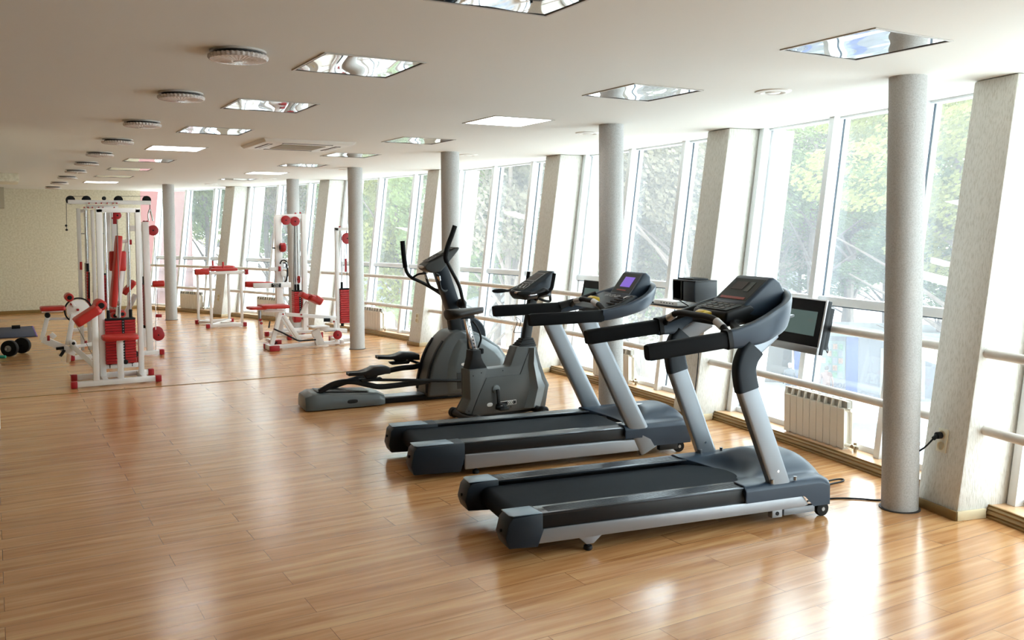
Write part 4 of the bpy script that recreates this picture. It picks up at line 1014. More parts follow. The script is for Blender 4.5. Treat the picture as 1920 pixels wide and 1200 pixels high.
m.cable([at(223,368,13.9), at(275,368,13.9)], .003)
# uprights
for px_, y, w_, zb in ((150,14.6,.05,.02),(164,14.6,.05,.02),(205,14.4,.055,.02),(216,14.5,.075,.05),(176,14.2,.045,.05)):
    g = at(px_,500,y); m.tube((g.x,y,zb+.03),(g.x,y,2.15 if px_ != 176 else 2.12), w_+.01, w_)
m.tube(at(150,396,14.6), at(164,396,14.6), .05,.05); m.add(MB().cyl(at(146,438,14.58), at(161,438,14.58), .008,8).cyl(at(182,438,14.58), at(194,438,14.58), .008,8), 'cross_rod', M_['steel'], bevel=0)
m.add(MB().cyl(at(152,491,14.5), at(152,506,14.5), .018, 12), 'cable_grip', Rd); m.add(MB().cyl(at(199,491,14.5), at(199,506,14.5), .010, 12), 'cable_grip', Rd)
a_, b_ = at(161,514,14.6), at(168,562,14.6); m.stack(a_.x, b_.x, 14.5, 14.8, .62, 1.22, 14, ztop=2.12, face='x')
a_, b_ = at(185,526,14.9), at(209,560,14.9); m.stack(a_.x, b_.x, 14.85, 15.0, .66, 1.15, 11, ztop=2.12)
m.add(MB().cyl(at(167,510,14.3), at(167,560,14.3), .012, 10), 'black_rod', Bk); m.add(MB().cyl(at(175,506,14.2), at(175,548,14.2), .010, 10), 'black_rod', Bk)
for px_ in (187,195,206): m.cable([at(px_,400,14.9), at(px_,512,14.9)], .007, M_['steel'])
m.add(MB().bar(at(216,398,14.3), at(216,420,14.3), .05,.06), 'pulley_block', M_['dred']); m.bolts([at(211,409,14.27), at(221,409,14.27)], .014)
# right hand stack post
D0, D1 = at(288,655,Y1), at(275,420,Y1)
m.tube((D0.x-.05,Y1,.075), (D1.x-.02,Y1,1.945), .08,.085)
E0 = at(262,420,14.3); m.tube((E0.x+.02,14.3,.075),(E0.x,14.3,1.93), .06,.055)
m.tube(at(242,428,Y1), at(272,428,Y1), .05,.08); m.bolts([at(270,416,Y1), at(276,416,Y1)], .02)
m.tube(at(240,398,14.5), at(243,640,14.5), .05,.05)
m.pulley(at(287,432,Y1), .075, axis='y'); m.pulley(at(297,628,Y1), .085, axis='y'); m.pulley(at(295,622,Y1+.1), .08, axis='y')
m.tube(at(292,540,Y1+.02), at(292,660,Y1+.02), .02,.012); m.cable([at(289,445,Y1+.03), at(297,600,Y1+.03)], .003)
m.roll(at(297,532,Y1), .16, .045, axis='x'); m.add(MB().bar(at(292,592,Y1), at(303,592,Y1), .05,.045), 'end_cap', M_['dred'], label='red end cap')
a_ = at(272,535,14.0); m.stack(a_.x-.01, a_.x+.04, 13.95, 14.25, .42, 1.02, 14, ztop=1.88, face='x')
m.cable([at(273,430,14.0), at(274,535,14.0)], .005)
# long back pad and head roll, seat
m.pad(at(223,442,13.4), at(212,575,13.4), .28, .085, name='back_pad')
m.pad(at(214,489,13.15), at(227,489,13.15), .24, .24, ref=(0,0,1), name='butterfly_pad') if False else None
for px_ in (213, 228):
    a_, b_ = at(px_,471,13.55), at(px_,508,13.55); m.pad(a_, b_, .10, .115, name='arm_pad')
m.add(MB().tube([at(224,470,13.6), at(225,457,13.6), at(229,453,13.6), at(246,452,13.6)], .022, 10, 4), 'arm_tube', W_, bevel=0); m.add(MB().bar(at(242,454,13.58), at(247,454,13.58), .06,.07), 'end_cap', M_['dred'], label='red end cap')
m.tube(at(228,505,13.7), at(221,592,13.7), .06,.06, name='back_post'); m.tube(at(240,448,14.2), at(219,590,14.2), .05,.06, name='back_post')
m.pad(at(231,551,14.6), at(252,527,14.6), .26, .085, name='incline_pad'); m.tube(at(254,552,14.4), at(232,597,14.4), .05,.07)
m.pad(at(204,583,14.2), at(232,584,14.2), .26, .06, name='seat_pad'); m.roll(at(214,591,14.0), .2, .045); m.roll(at(228,588,14.0), .2, .05)
m.add(MB().cyl(at(222,575,13.6), at(222,597,13.6), .014, 10).ell(at(222,569,13.6), (.024,.024,.034), 12, 8), 'selector_lever', Ch, bevel=0)
m.tube(at(212,600,14.5), at(212,655,14.2), .06,.05); m.tube((1.55,13.88,.2),(1.55,13.88,.9),.05,.05)
m.base(1.30, 1.75, 13.2); m.tube((1.52,13.2,.045),(1.52,Y1,.045))
m.add(MB().box((1.62,13.1,.10),(1.70,13.3,.16)), 'foot_block', Bk)

# ---- seated leg extension and arm machine, right of the middle
m = Mach('leg_extension_machine', 'white and red leg extension bench with seat, rolls and low frame', 'weight machine', (4.1, 13.7, 0))
m.add(MB().bar((3.60,13.50,.045),(4.715,13.555,.045), .06,.055), 'base_bar', W_); m.add(MB().bar((3.60,13.34,.045),(3.60,13.66,.045), .07,.075,ref=(1,0,0)), 'cross_foot', W_)
for y in (13.33, 13.67): m.add(MB().box((3.555,y-.035,.004),(3.70,y+.035,.085)), 'end_cap', M_['dred'], bevel=.008, label='red end cap')
m.tube((3.63,13.5,.08), at(526,583,13.5), .06,.065); m.tube(at(532,592,13.5), at(563,640,13.5), .05,.06); m.tube(at(528,590,13.5)+Vector((0,.18,0)), at(560,634,13.5)+Vector((0,.18,0)), .04,.05)
m.pad(at(487,575,13.5), at(539,574,13.5), .34, .060, name='seat_pad')
m.add(MB().bar(at(494,583,13.5), at(532,583,13.5), .10,.035), 'seat_frame', W_)
m.pad(at(465,578,13.5), at(497,577,13.5), .30, .045, name='seat_pad'); 
m.add(MB().cyl(at(487,582,13.5), at(487,602,13.5), .022, 14), 'height_post', M_['steel'])
m.tube(at(488,602,13.5), at(489,634,13.9), .055,.055); m.add(MB().box((3.74,13.98,.004),(3.92,14.08,.085)), 'end_cap', M_['dred'], label='red end cap'); m.tube((3.83,13.98,.045),(3.83,14.5,.045),.05,.05)
m.bolts([at(488,600,13.46), at(490,606,13.46)], .02)
m.tube(at(535,589,13.5), at(630,596,13.5), .055,.055, name='arm_beam'); m.bolts([at(531,589,13.46), at(565,590,13.46), at(514,617,13.46), at(604,624,13.46), at(626,603,13.46)], .013)
m.tube(at(565,590,13.5), at(577,566,13.5), .045,.06)
for a_, b_, h in (((563,551),(577,558),.085), ((577,556),(592,562),.10), ((586,558),(600,566),.12)): m.pad(at(*a_,13.5), at(*b_,13.5), .30 if h > .09 else .2, h, name='knee_pad')
m.add(MB().tube([at(514,617,13.42), at(530,624,13.42), at(557,638,13.42), at(562,639,13.42), at(592,637,13.42)], .012, 8), 'foot_lever', Bk, bevel=0)
m.add(MB().bar(at(506,602,13.42), at(504,615,13.42), .01,.022), 'sticker', Bk)
m.add(MB().box((4.22,13.36,.305),(4.50,13.62,.33)), 'foot_plate', W_); m.tube(at(590,618,13.5), at(600,645,13.5), .06,.13); m.tube(at(592,616,13.5), at(650,620,13.5), .05,.06)
m.add(MB().bar(at(607,600,13.44), at(619,600,13.44), .02,.055), 'black_stop', Bk)
m.tube(at(628,600,13.5), at(631,640,13.5), .04,.045); m.pulley(at(633,628,13.45), .07)
m.add(MB().cyl(at(608,622,13.42), at(632,619,13.42), .008, 8), 'pull_rod', M_['steel'])
m.tube((3.9,13.9,.2),(4.4,13.9,.2),.05,.045)

# ---- pulley tower behind it
Yt = 14.85
m = Mach('pulley_tower', 'tall white pulley tower with two red wheels at top and black badge', 'weight machine', (4.35, Yt, 0))
m.tube((4.135,Yt,.075),(4.135,Yt,2.05), .10,.11, name='upright'); m.tube((4.57,Yt,.075),(4.57,Yt,2.09), .10,.085, name='upright'); m.tube((4.09,Yt,2.03),(4.60,Yt,2.05), .08,.09, name='top_beam')
m.pulley(at(536,413,Yt-.06), .078); m.pulley(at(553,415,Yt-.06), .078); m.bolts([at(554,400,Yt), at(563,399,Yt)], .016, 'z')
m.cable([at(554,420,Yt-.03), at(555,545,Yt-.03)], .004); m.cable([at(552,420,Yt), at(551,545,Yt)], .009, M_['steel']); m.cable([at(562,450,Yt), at(564,520,Yt)], .004, M_['steel'])
a_, b_ = at(551,545,Yt), at(566,545,Yt); m.stack(a_.x, b_.x, Yt-.02, Yt+.14, .30, .78, 14, ztop=2.0)
m.pulley(at(560,524,Yt-.04), .065, axis='x'); m.roll(at(557,597,Yt), .12, .07, axis='x', name='buffer', m=M_['dred'], caps=False)
m.roll(at(530,464,Yt-.12), .09, .075, axis='x', name='selector_wheel', m=M_['dred']); m.add(MB().cyl(at(511,465,Yt-.1), at(516,465,Yt-.1), .012,10), 'pin', Bk)
c = at(534,507,Yt-.1); m.add(MB().sweep([c+Vector((.045*math.sin(R_(a)), 0, .155*math.cos(R_(a))-.03)) for a in range(-20, 190, 12)], .03,.02), 'cam_rim', Bk, bevel=.003)
m.add(MB().lathe([(.001,-.01),(.05,-.01),(.05,.01),(.001,.01)], c=c+Vector((-.02,0,-.05)), axis='y', n=20), 'cam_disc', M_['white'])
m.add(MB().sweep(catmull([at(525,495,Yt-.12), at(528,489,Yt-.12), at(533,488,Yt-.12), at(538,491,Yt-.12)],4), .02,.02), 'cam_fork', Bk, bevel=.003)
m.tube(at(440,506,Yt-.1)+Vector((.55,0,0)), at(523,504,Yt-.1), .05,.06); m.add(MB().bar(at(522,504,Yt-.12), at(526,504,Yt-.12), .06,.08), 'end_cap', M_['dred'], label='red end cap')
m.tube(at(534,510,Yt-.05), at(538,535,Yt-.05), .04,.05)
m.pad(at(460,533,Yt-.15), at(512,534,Yt-.15), .10, .10, name='arm_pad'); m.tube(at(475,536,Yt-.28), at(545,534,Yt-.28), .05,.085, name='press_arm')
m.tube((4.1,Yt-.28,.895),(4.13,Yt,.895),.05,.06)
f = m.add(MB().bar(at(509,535,Yt-.315), at(527,535,Yt-.315), .008,.065), 'badge', Bk)
for dz, s_ in ((.016,'MAXX'),(-.016,'GYM')):
    g = at(518,535,Yt-.322)-m.o; text_part('badge_text', s_, .036, M_['blank'], f, Matrix.Translation(g+Vector((0,0,dz))) @ Matrix.Rotation(math.pi/2, 4, 'X'), .001)
m.base(4.18, 4.78, Yt-.28); m.base(4.0, 4.7, Yt+.45); m.tube((4.35,Yt-.28,.045),(4.35,Yt+.45,.045)); m.tube((4.1,Yt,.14),(4.6,Yt,.14),.05,.05)
m.tube((4.135,Yt,.4), (4.30,Yt-.2,.1), .04,.05)

# ---- short tower by the column
m = Mach('weight_tower', 'slim white weight tower with red stack partly hidden by a column', 'weight machine', (4.95, 13.75, 0))
m.tube((4.765,13.75,.075),(4.765,13.75,1.85), .055,.05, name='upright'); m.tube((5.13,13.75,.075),(5.13,13.75,1.85), .055,.05, name='upright'); m.tube((4.74,13.75,1.83),(5.16,13.75,1.83), .055,.05, name='top_beam')
m.pulley(at(651,447,13.7), .09); m.bolts([(4.82,13.75,1.865)], .014, 'z')
m.stack(4.80, 5.07, 13.70, 13.82, .32, .86, 15, ztop=1.8); m.add(MB().bar(at(648,485,13.68), at(648,510,13.68), .02,.03), 'red_catch', M_['dred'])
m.add(MB().bar((4.72,13.75,.045),(5.2,13.75,.045), .06,.055), 'base_bar', W_); m.tube((4.765,13.54,.045),(4.765,14.1,.045)); m.add(MB().box((4.73,14.05,.004),(4.80,14.12,.085)), 'end_cap', M_['dred'], label='red end cap')
m.cable([(4.93,13.75,.88),(4.93,13.75,1.8)], .005)

# ---- dip stand
m = Mach('dip_stand', 'white dip stand with red arm and back pads and two upright red grips', 'dip stand', (3.76, 17.6, 0))
for y, x0, x1 in ((17.14,3.40,4.14),(18.06,3.38,4.11)): m.base(x0, x1, y)
m.tube((3.45,17.14,.05),(4.06,18.06,.05),.05,.045); m.tube((4.07,17.14,.05),(3.43,18.06,.05),.05,.04)
for x, y in ((3.50,17.14),(4.06,17.14),(3.445,18.06),(4.03,18.06)): m.tube((x,y,.075),(x,y,1.03 if y < 17.5 else .98), .045,.045, name='leg')
m.tube((3.48,17.14,1.03),(4.16,17.14,1.03),.05,.05,name='side_rail'); m.tube((3.42,18.06,.99),(4.08,18.06,.99),.05,.05,name='side_rail'); m.tube((4.06,17.14,1.02),(4.03,18.06,.98),.05,.05,name='cross_rail')
m.add(MB().box((4.13,17.10,.985),(4.19,17.18,1.08)), 'end_cap', M_['dred'], label='red end cap')
m.roll((3.345,17.14,1.055), .25, .055, axis='x'); m.pad((3.52,17.2,1.085),(4.0,17.2,1.085),.14,.055,name='arm_pad'); m.pad((3.50,18.0,1.06),(3.98,18.0,1.06),.14,.055,name='arm_pad')
m.pad((3.60,17.6,1.10),(4.02,17.6,1.10),.36,.09,name='back_pad')
for x, y in ((3.745,17.2),(3.725,18.0)): m.add(MB().cyl((x,y,1.08),(x,y,1.23), .018, 14), 'hand_grip', Rd)

# ------------------------------------------------------------ loose things on the left
t = thing('dumbbell', 'black disc dumbbell lying on the floor at the left edge', 'dumbbell', (.27, 14.95, 0))
c0, c1 = Vector((-.085,-.10,.118)), Vector((.085,.20,.118)); d = (c1-c0).normalized()
for c_ in (c0, c1): MB().cyl(c_-d*.035, c_+d*.035, .118, 36).build('weight_disc', M_['black'], t, bevel=.008, seg=3)
MB().cyl(c0-d*.10, c1+d*.10, .016, 16).build('bar', M_['chrome'], t)
for c_, s in ((c0,-1),(c1,1)): MB().cyl(c_+d*s*.036, c_+d*s*.055, .045, 20).build('collar', M_['steel'], t, bevel=.003)
o = MB().cyl((.03,14.72,.022),(.13,14.66,.022),.021,16).build('small_hand_weight', M_['green'], bevel=.004, origin=(.08,14.69,0)); tag(o, 'small green rubber hand weight beside the black dumbbell', 'hand weight')
t = thing('exercise_mat', 'navy exercise mat with purple edge lying on the floor near the back wall', 'mat', (.32, 18.35, 0))
MB().box((-.33,-.95,.002),(.30,.95,.016)).build('mat_sheet', M_['matt'], t, bevel=.004)
MB().box((.30,-.95,.002),(.325,.95,.018)).build('mat_edge', M_['purple'], t, bevel=.004)
o = MB().cyl((.28,18.9,.05),(.42,18.9,.05),.032,16).build('rolled_strap', M_['black'], bevel=.004, origin=(.35,18.9,.018)); tag(o, 'small black rolled strap lying on the navy mat', 'strap')
# ------------------------------------------------------------ televisions on the handrail
def television(label, p, rz):
    t = thing('television', label, 'television', p, rz, 'flat televisions on the upper handrail'); t.rotation_euler = (-.21, 0, rz-.04)
    # local: x to the right when facing the screen (-y is the screen side)
    W, H = .60, .43
    MB().box((-W/2,-.012,0),(W/2,.004,H)).build('front_frame', M_['silverp'], t, bevel=.004)
    MB().box((-W/2+.004,.003,.004),(W/2-.004,.045,H-.004)).build('cabinet', M_['blackp'], t, bevel=.006)
    MB().box((-W/2+.04,.03,.05),(W/2-.02,.095,H-.05)).build('rear_housing', M_['blackp'], t, bevel=.012)
    s = MB().box((-W/2+.010,-.0165,.060),(W/2-.014,-.011,H-.010)).build('screen', M_['tv'], t, bevel=.001, seg=1)
    p_ = MB().box((-W/2+.06,-.0185,.14),(W/2-.075,-.0165,H-.10)); p_.build('lit_picture', M_['picture'], s, smooth=False)
    MB().box((-W/2+.0,-.0175,.0),(W/2,-.010,.058)).build('speaker_bar', M_['steel'], t, bevel=.003)
    MB().box((-.06,.09,.12),(.06,.15,.30)).build('rail_bracket', M_['blackp'], t, bevel=.004)
    return t
m = bpy.data.materials.new('television picture'); m.use_nodes = True; n = m.node_tree; p = n.nodes['Principled BSDF']
tc = n.nodes.new('ShaderNodeTexCoord'); mp = n.nodes.new('ShaderNodeMapping'); mp.inputs['Location'].default_value = (-.86,-.3,-.62); mp.inputs['Scale'].default_value = (1,.01,1)
gr = n.nodes.new('ShaderNodeTexGradient'); gr.gradient_type = 'SPHERICAL'; sc_ = n.nodes.new('ShaderNodeVectorMath'); sc_.operation = 'SCALE'; sc_.inputs['Scale'].default_value = 3.0
n.links.new(tc.outputs['Generated'], mp.inputs[0]); n.links.new(mp.outputs[0], sc_.inputs[0]); n.links.new(sc_.outputs[0], gr.inputs[0])
cr = n.nodes.new('ShaderNodeValToRGB'); e = cr.color_ramp.elements; e[0].position = .05; e[0].color = srgb(116,140,134); e[1].position = .75; e[1].color = srgb(176,92,92)
k = e.new(.4); k.color = srgb(150,126,116); n.links.new(gr.outputs['Fac'], cr.inputs[0])
p.inputs['Base Color'].default_value = srgb(30,34,34); n.links.new(cr.outputs[0], p.inputs['Emission Color']); p.inputs['Emission Strength'].default_value = .45; p.inputs['Specular IOR Level'].default_value = .1; p.inputs['Roughness'].default_value = .3
M_['picture'] = m
a = -9.95; television('flat silver television on the handrail behind the front treadmill console, showing a dim picture', pol(27.30, a, .835), R_(a)-math.pi/2)
a = -2.85; television('flat television partly hidden behind the column above the rear treadmill', pol(27.33, a, .80), R_(a)-math.pi/2)
# cables hanging from the television
for k, (da, lab) in enumerate(((-10.36,'black loop of cable hanging below the right side of the television'),)):
    q = pol(27.47, da, 0)
    z = [1.10,1.05,1.0,.92,.86,.83,.88,.96] if k == 0 else [1.0,.9,.7,.5,.3,.14,.09]
    pts = [pol(27.47+.015*math.sin(i*1.7), da-.05*math.sin(i*.9), zz) for i, zz in enumerate(z)]
    o = MB().tube(pts, .0035, 6, 4).build('cable', M_['black'], origin=q); tag(o, lab, 'cable')

# ------------------------------------------------------------ electronics on the rail beside the second pier
a = -7.0; p = pol(27.26, a, 1.135); rz = R_(a)-math.pi/2
t = thing('media_shelf', 'open black electronics shelf on the upper handrail by the second pier', 'shelf', p, rz)
for lo, hi, nm in (((-.17,-.10,0),(.20,.14,.010),'shelf_board'), ((-.17,-.10,.185),(.20,.14,.198),'shelf_board'), ((-.17,-.10,.010),(-.158,.14,.185),'side_board'), ((-.035,-.10,.010),(-.023,.14,.185),'side_board'), ((.188,-.10,.010),(.20,.14,.185),'side_board'), ((-.158,.128,.010),(.188,.14,.185),'back_board')):
    MB().box(lo, hi).build(nm, M_['blackp'], t, bevel=.002)
MB().box((.015,-.105,.012),(.198,.12,.183)).build('right_unit', M_['slate2'], t, bevel=.004)
o = MB().box((-.13,-.07,.199),(.12,.10,.213)).build('black_disc_player', M_['black'], bevel=.004, origin=(0,0,0)); o.location = p; o.rotation_euler = (0,0,rz); tag(o, 'thin black box lying on top of the black electronics shelf', 'disc player')
p2 = pol(27.30, -6.35, 1.062)
t = thing('disc_player', 'white disc player on a thin black board left of the electronics shelf', 'disc player', p2, rz)
MB().box((-.21,-.13,.012),(.21,.12,.055)).build('case', M_['white'], t, bevel=.004)
b = MB()
for k in range(5): b.box((-.08+k*.05,-.1325,.030),(-.06+k*.05,-.129,.038))
b.build('buttons', M_['greyd'], t)
MB().box((-.32,-.16,0),(.26,.14,.010)).build('carrier_board', M_['black'], t, bevel=.002)
MB().box((-.30,-.12,.010),(-.215,.08,.030)).build('adapter', M_['blackp'], t, bevel=.003)
q = pol(27.12, -7.35, 0)
o = MB().tube([pol(27.10,-6.9,1.16), pol(27.08,-7.2,1.14), pol(27.20,-7.3,1.02), pol(27.235,-7.32,.7), pol(27.21,-7.3,.35), pol(27.19,-7.22,.16), pol(27.14,-7.15,.06), pol(27.0,-7.2,.008)], .005, 8, 5).build('cable', M_['black'], origin=q); tag(o, 'black power cable running down the second pier behind the treadmill uprights', 'cable')

# ------------------------------------------------------------ power cords
s = pol(27.29, PIERS[1]+.55*PW, .455+.035)
out = (pol(26.0, PIERS[1]+.55*PW, 0)-pol(27.0, PIERS[1]+.55*PW, 0)).normalized()
t = thing('power_cord', 'black power cord from the nearest pier socket to the front treadmill', 'power cord', (s.x, s.y, 0)); o_ = Vector((s.x, s.y, 0))
b = MB().cyl(s, s+out*.035, .022, 18).cyl(s+out*.03, s+out*.06+Vector((0,0,-.02)), .013, 12); bmesh.ops.translate(b.bm, verts=b.bm.verts, vec=-o_); b.build('plug', M_['black'], t, bevel=.003)
e1 = s+out*.06+Vector((0,0,-.02))
pts = [e1, e1+out*.05+Vector((-.0,.02,-.06)), Vector((5.06,3.66,.30)), Vector((5.17,3.78,.10)), Vector((5.17,3.80,.012)), Vector((5.04,3.82,.006)), Vector((4.945,3.915,.006)), Vector((4.83,3.997,.006)), Vector((4.70,4.04,.006)), Vector((4.55,4.00,.03))]
b = MB().tube(pts, .0055, 8, 6); bmesh.ops.translate(b.bm, verts=b.bm.verts, vec=-o_); b.build('cord', M_['black'], t)
o = MB().tube([(4.60,4.18,.03),(4.80,4.20,.006),(5.05,4.245,.006),(5.19,4.25,.006),(5.235,4.285,.006),(5.17,4.31,.006),(4.9,4.30,.006),(4.62,4.26,.012)], .0055, 8, 5).build('cord_loop', M_['black'], origin=(4.7,4.2,0)); tag(o, 'short black cord loop on the floor behind the front treadmill cover', 'power cord')
# ------------------------------------------------------------ outside: street, trees, buildings, kiosk
G = -5.5
MO = dict(leafa=mat('yellow green foliage', (.20,.20,.055,1), .7, spec=.2, var=(1.2,.25)), leafb=mat('green foliage', (.15,.185,.06,1), .7, spec=.2, var=(1.2,.25)),
    leafc=mat('pale autumn foliage', (.17,.145,.095,1), .7, spec=.2, var=(1.2,.25)), leafd=mat('deep green foliage', (.10,.135,.055,1), .7, spec=.2, var=(1.2,.25)),
    bark=mat('tree bark', srgb(96,84,74), .9, var=(8,.2)), asphalt=mat('pale asphalt', (.55,.55,.55,1), .9, var=(.6,.08)), render=mat('pale rendered facade', (.20,.20,.19,1), .9, var=(.5,.04)),
    pink=mat('pink rendered facade', (.125,.062,.055,1), .9, var=(.4,.04)), pinkd=mat('pink facade joint', (.10,.05,.045,1), .9, var=(2,.05)), win=mat('facade window glass', (.10,.12,.13,1), .15, var=(1,.1)),
    booth=mat('grey booth render', (.07,.066,.058,1), .9, var=(2,.05)), blue=mat('kiosk blue', (.012,.035,.14,1), .5, var=(2,.05)), kwhite=mat('kiosk white', (.095,.10,.112,1), .5, var=(2,.03)), kglass=mat('kiosk display glass', (.10,.13,.12,1), .2, var=(3,.1)),
    goods=mat('goods on kiosk shelves', (.16,.09,.06,1), .6, var=(14,.5)), goodsg=mat('green goods on kiosk shelves', (.06,.12,.07,1), .6, var=(14,.4)), letter=mat('blue lettering', (.01,.02,.06,1), .6, var=(3,.03)),
    car=mat('silver car paint', (.14,.16,.20,1), .25, .3, coat=.6, var=(2,.02)), card=mat('dark car paint', (.03,.035,.05,1), .25, .3, coat=.6, var=(2,.02)), tyre=mat('tyre', srgb(30,30,32), .8, bump=(60,.1,.002)),
    cloth1=mat('grey blue jacket', (.025,.032,.042,1), .9, var=(6,.1)), cloth2=mat('pink beige coat', (.11,.06,.05,1), .9, var=(6,.08)), trous=mat('dark trousers', (.03,.035,.05,1), .9, var=(6,.1)),
    cap=mat('white cap', (.28,.28,.29,1), .8, var=(6,.03)), hair=mat('dark hair', srgb(52,42,38), .8, var=(20,.2)), fence=mat('green fence', (.10,.17,.15,1), .6, var=(3,.1)), canopy=mat('pale yellow awning', (.34,.34,.20,1), .8, var=(2,.04)), wire=mat('overhead wire', (.16,.18,.17,1), .6, var=(2,.05)))
struct(MB().box((-40, 27, G-.2), (140, 150, G)).box((8.5, -40, G-.2), (140, 27, G)).build('ground', MO['asphalt'], smooth=False))
rnd = random.Random(7)
for k_ in ('leafa','leafb','leafc','leafd'):   # thin leaves let the daylight through
    n = MO[k_].node_tree; p = n.nodes['Principled BSDF']; tr = n.nodes.new('ShaderNodeBsdfTranslucent'); ms = n.nodes.new('ShaderNodeMixShader'); ms.inputs[0].default_value = .45
    src = p.inputs['Base Color'].links[0].from_socket; n.links.new(src, tr.inputs[0]); out = [q for q in n.nodes if q.type == 'OUTPUT_MATERIAL'][0]
    n.links.new(p.outputs[0], ms.inputs[1]); n.links.new(tr.outputs[0], ms.inputs[2]); n.links.new(ms.outputs[0], out.inputs[0])
def crown_mesh(seed, rx, rz, n, s):
    r = random.Random(seed); b = MB()
    blobs = [(Vector((r.uniform(-.6,.6)*rx, r.uniform(-.6,.6)*rx, r.uniform(-.75,.8)*rz)), r.uniform(.3,.55)*rx) for _ in range(16)]
    for i in range(n):
        c, R = blobs[r.randrange(16)]
        d = Vector((r.gauss(0,1), r.gauss(0,1), r.gauss(0,1))).normalized()*R*r.uniform(.55,1)**.6
        p = c+Vector((d.x, d.y, d.z*.8)); q = Vector((r.gauss(0,1), r.gauss(0,1), r.gauss(0,.6))).normalized(); t = q.orthogonal().normalized()
        u = q.cross(t); k = s*r.uniform(.6,1.3)
        V = [b.bm.verts.new(p+t*k), b.bm.verts.new(p+u*k*.55), b.bm.verts.new(p-t*k), b.bm.verts.new(p-u*k*.55)]
        b.bm.faces.new(V)
    return b
def make_tree(seed, m, rx, rz, n, s, h):
    t = thing('tree', '', 'tree')
    b = crown_mesh(seed, rx, rz, n, s); c = b.build('crown', m, t, smooth=False); c.location = (0,0,h)
    r = random.Random(seed); b = MB()
    b.tube([(0,0,0),(.1,.05,h*.35),(-.05,.1,h*.7),(0,0,h+rz*.4)], .20, 8, 4, taper=lambda u: 1-.75*u)
    for k in range(9):
        a = r.uniform(0,6.28); z0 = h*r.uniform(.35,.8); L = rx*r.uniform(.5,.9)
        b.tube([(0,0,z0),(L*.45*math.cos(a), L*.45*math.sin(a), z0+L*.5),(L*math.cos(a), L*math.sin(a), z0+L*1.0)], .07, 6, 3, taper=lambda u: 1-.7*u)
    b.build('trunk', MO['bark'], t)
    return t
protos = {'a': make_tree(1, MO['leafa'], 3.1, 4.0, 26000, .075, 8.6), 'b': make_tree(2, MO['leafb'], 3.0, 4.2, 26000, .075, 8.6), 'c': make_tree(3, MO['leafc'], 2.9, 3.8, 16000, .075, 8.6), 'd': make_tree(4, MO['leafd'], 2.8, 4.0, 26000, .085, 8.2)}
used_t = set()
words = {'a': 'yellow-green leafy tree', 'b': 'green leafy tree', 'c': 'sparse pale autumn tree', 'd': 'dense darker green tree'}
TR = [(392,46,'b','just right of the pink building',1,1.15),(505,46,'b','beyond the pane right of the farthest pier',1.1,1.15),(552,42,'c','behind the tall white pulley tower',1.1,1.15),(700,36,'b','seen right of the column by the second red tower',1,1.1),
      (748,30,'a','seen left of the pier beside the elliptical handle',1,.95),(800,44,'b','far off behind the pier beside the elliptical',1.2,1),(905,27,'b','right of the column behind the elliptical handle',1,.9),(960,24,'c','left of the pier behind the bike console',1,.95),
      (1075,30,'b','right of the pier behind the bike console',1.1,.9),(1130,36,'c','behind the second column',1.2,1),(1205,27,'c','in front of the pale apartment block',1,.85),(1300,25,'c','left of the pier with the electronics shelf',1,.9),
      (1335,42,'d','far off beside the pale apartment block',1.1,.9),(1465,50,'c','left half of the window left of the television',1.6,1.1),(1528,46,'b','beyond the kiosk, above the television',1.7,1.15),(1600,50,'a','filling the window left of the nearest column',1.7,1.1),
      (1670,51,'b','directly behind the nearest column',1.6,1.1),(1790,36,'a','between the nearest column and the right pier',1.7,1.1),(1870,40,'b','behind the right pier',1.6,1.1),(1010,48,'d','far off behind the bike console',1.1,1),(610,52,'a','far down the street behind the pulley tower',1.2,1),
      (1500,52,'d','low behind the kiosk left end',1.3,.62),(1590,56,'d','low behind the kiosk roof',1.6,.70),(1660,54,'b','low behind the kiosk right end',1.4,.66),(1770,42,'d','low between nearest column and right pier',1.4,.62),(1250,45,'b','low in front of the apartment block',1.3,.6),(930,52,'d','low and far behind the elliptical handle',1.4,.6),
      (438,60,'b','far down the street left of the farthest pier',1.6,1.1),(530,64,'a','farthest of all, beyond the pulley tower',1.7,1.1),(640,60,'b','far off behind the column by the second red tower',1.6,1.1)]
for px, d, k, lab, sxy, sz in TR:
    p = az(px, d, G); L = '%s %s' % (words[k], lab)
    if k not in used_t: protos[k].location = p; protos[k].rotation_euler = (0,0,rnd.uniform(0,6)); protos[k]['label'] = L; protos[k]['group'] = 'street trees outside the windows'; protos[k].scale = (sxy,sxy,sz); used_t.add(k)
    else:
        o = dup(protos[k], p, rnd.uniform(0,6), L, 'street trees outside the windows'); s = rnd.uniform(.95,1.08); o.scale = (s*sxy,s*sxy,s*sz)

def face_frame(px, d, yaw=0):
    """rotation about z so that local -y looks back towards the window side"""
    a = R_(30.197)+math.atan((px-PCX)/FPX); return -a+yaw
# pale apartment block
t = thing('apartment_building', 'pale rendered apartment block with white windows seen through the third bay', 'building', az(1215, 62, G), face_frame(1215, 62))
MB().box((-11,0,0),(10,12,16)).build('wall', MO['render'], t, smooth=False)
MB().box((-11.3,-.4,16),(10.3,12.3,16.5)).build('roof', MO['kwhite'], t)
for zz in (2.2, 5.4, 8.6, 11.8):
    for x in (-9,-5.8,-2.6,.6,3.8,7):
        f = MB().box((x-.9,-.12,zz-.1),(x+.9,.05,zz+1.7)).build('window', MO['kwhite'], t)
        MB().box((x-.8,-.14,zz),(x-.03,-.10,zz+1.6)).box((x+.03,-.14,zz),(x+.8,-.10,zz+1.6)).build('pane', MO['win'], f)
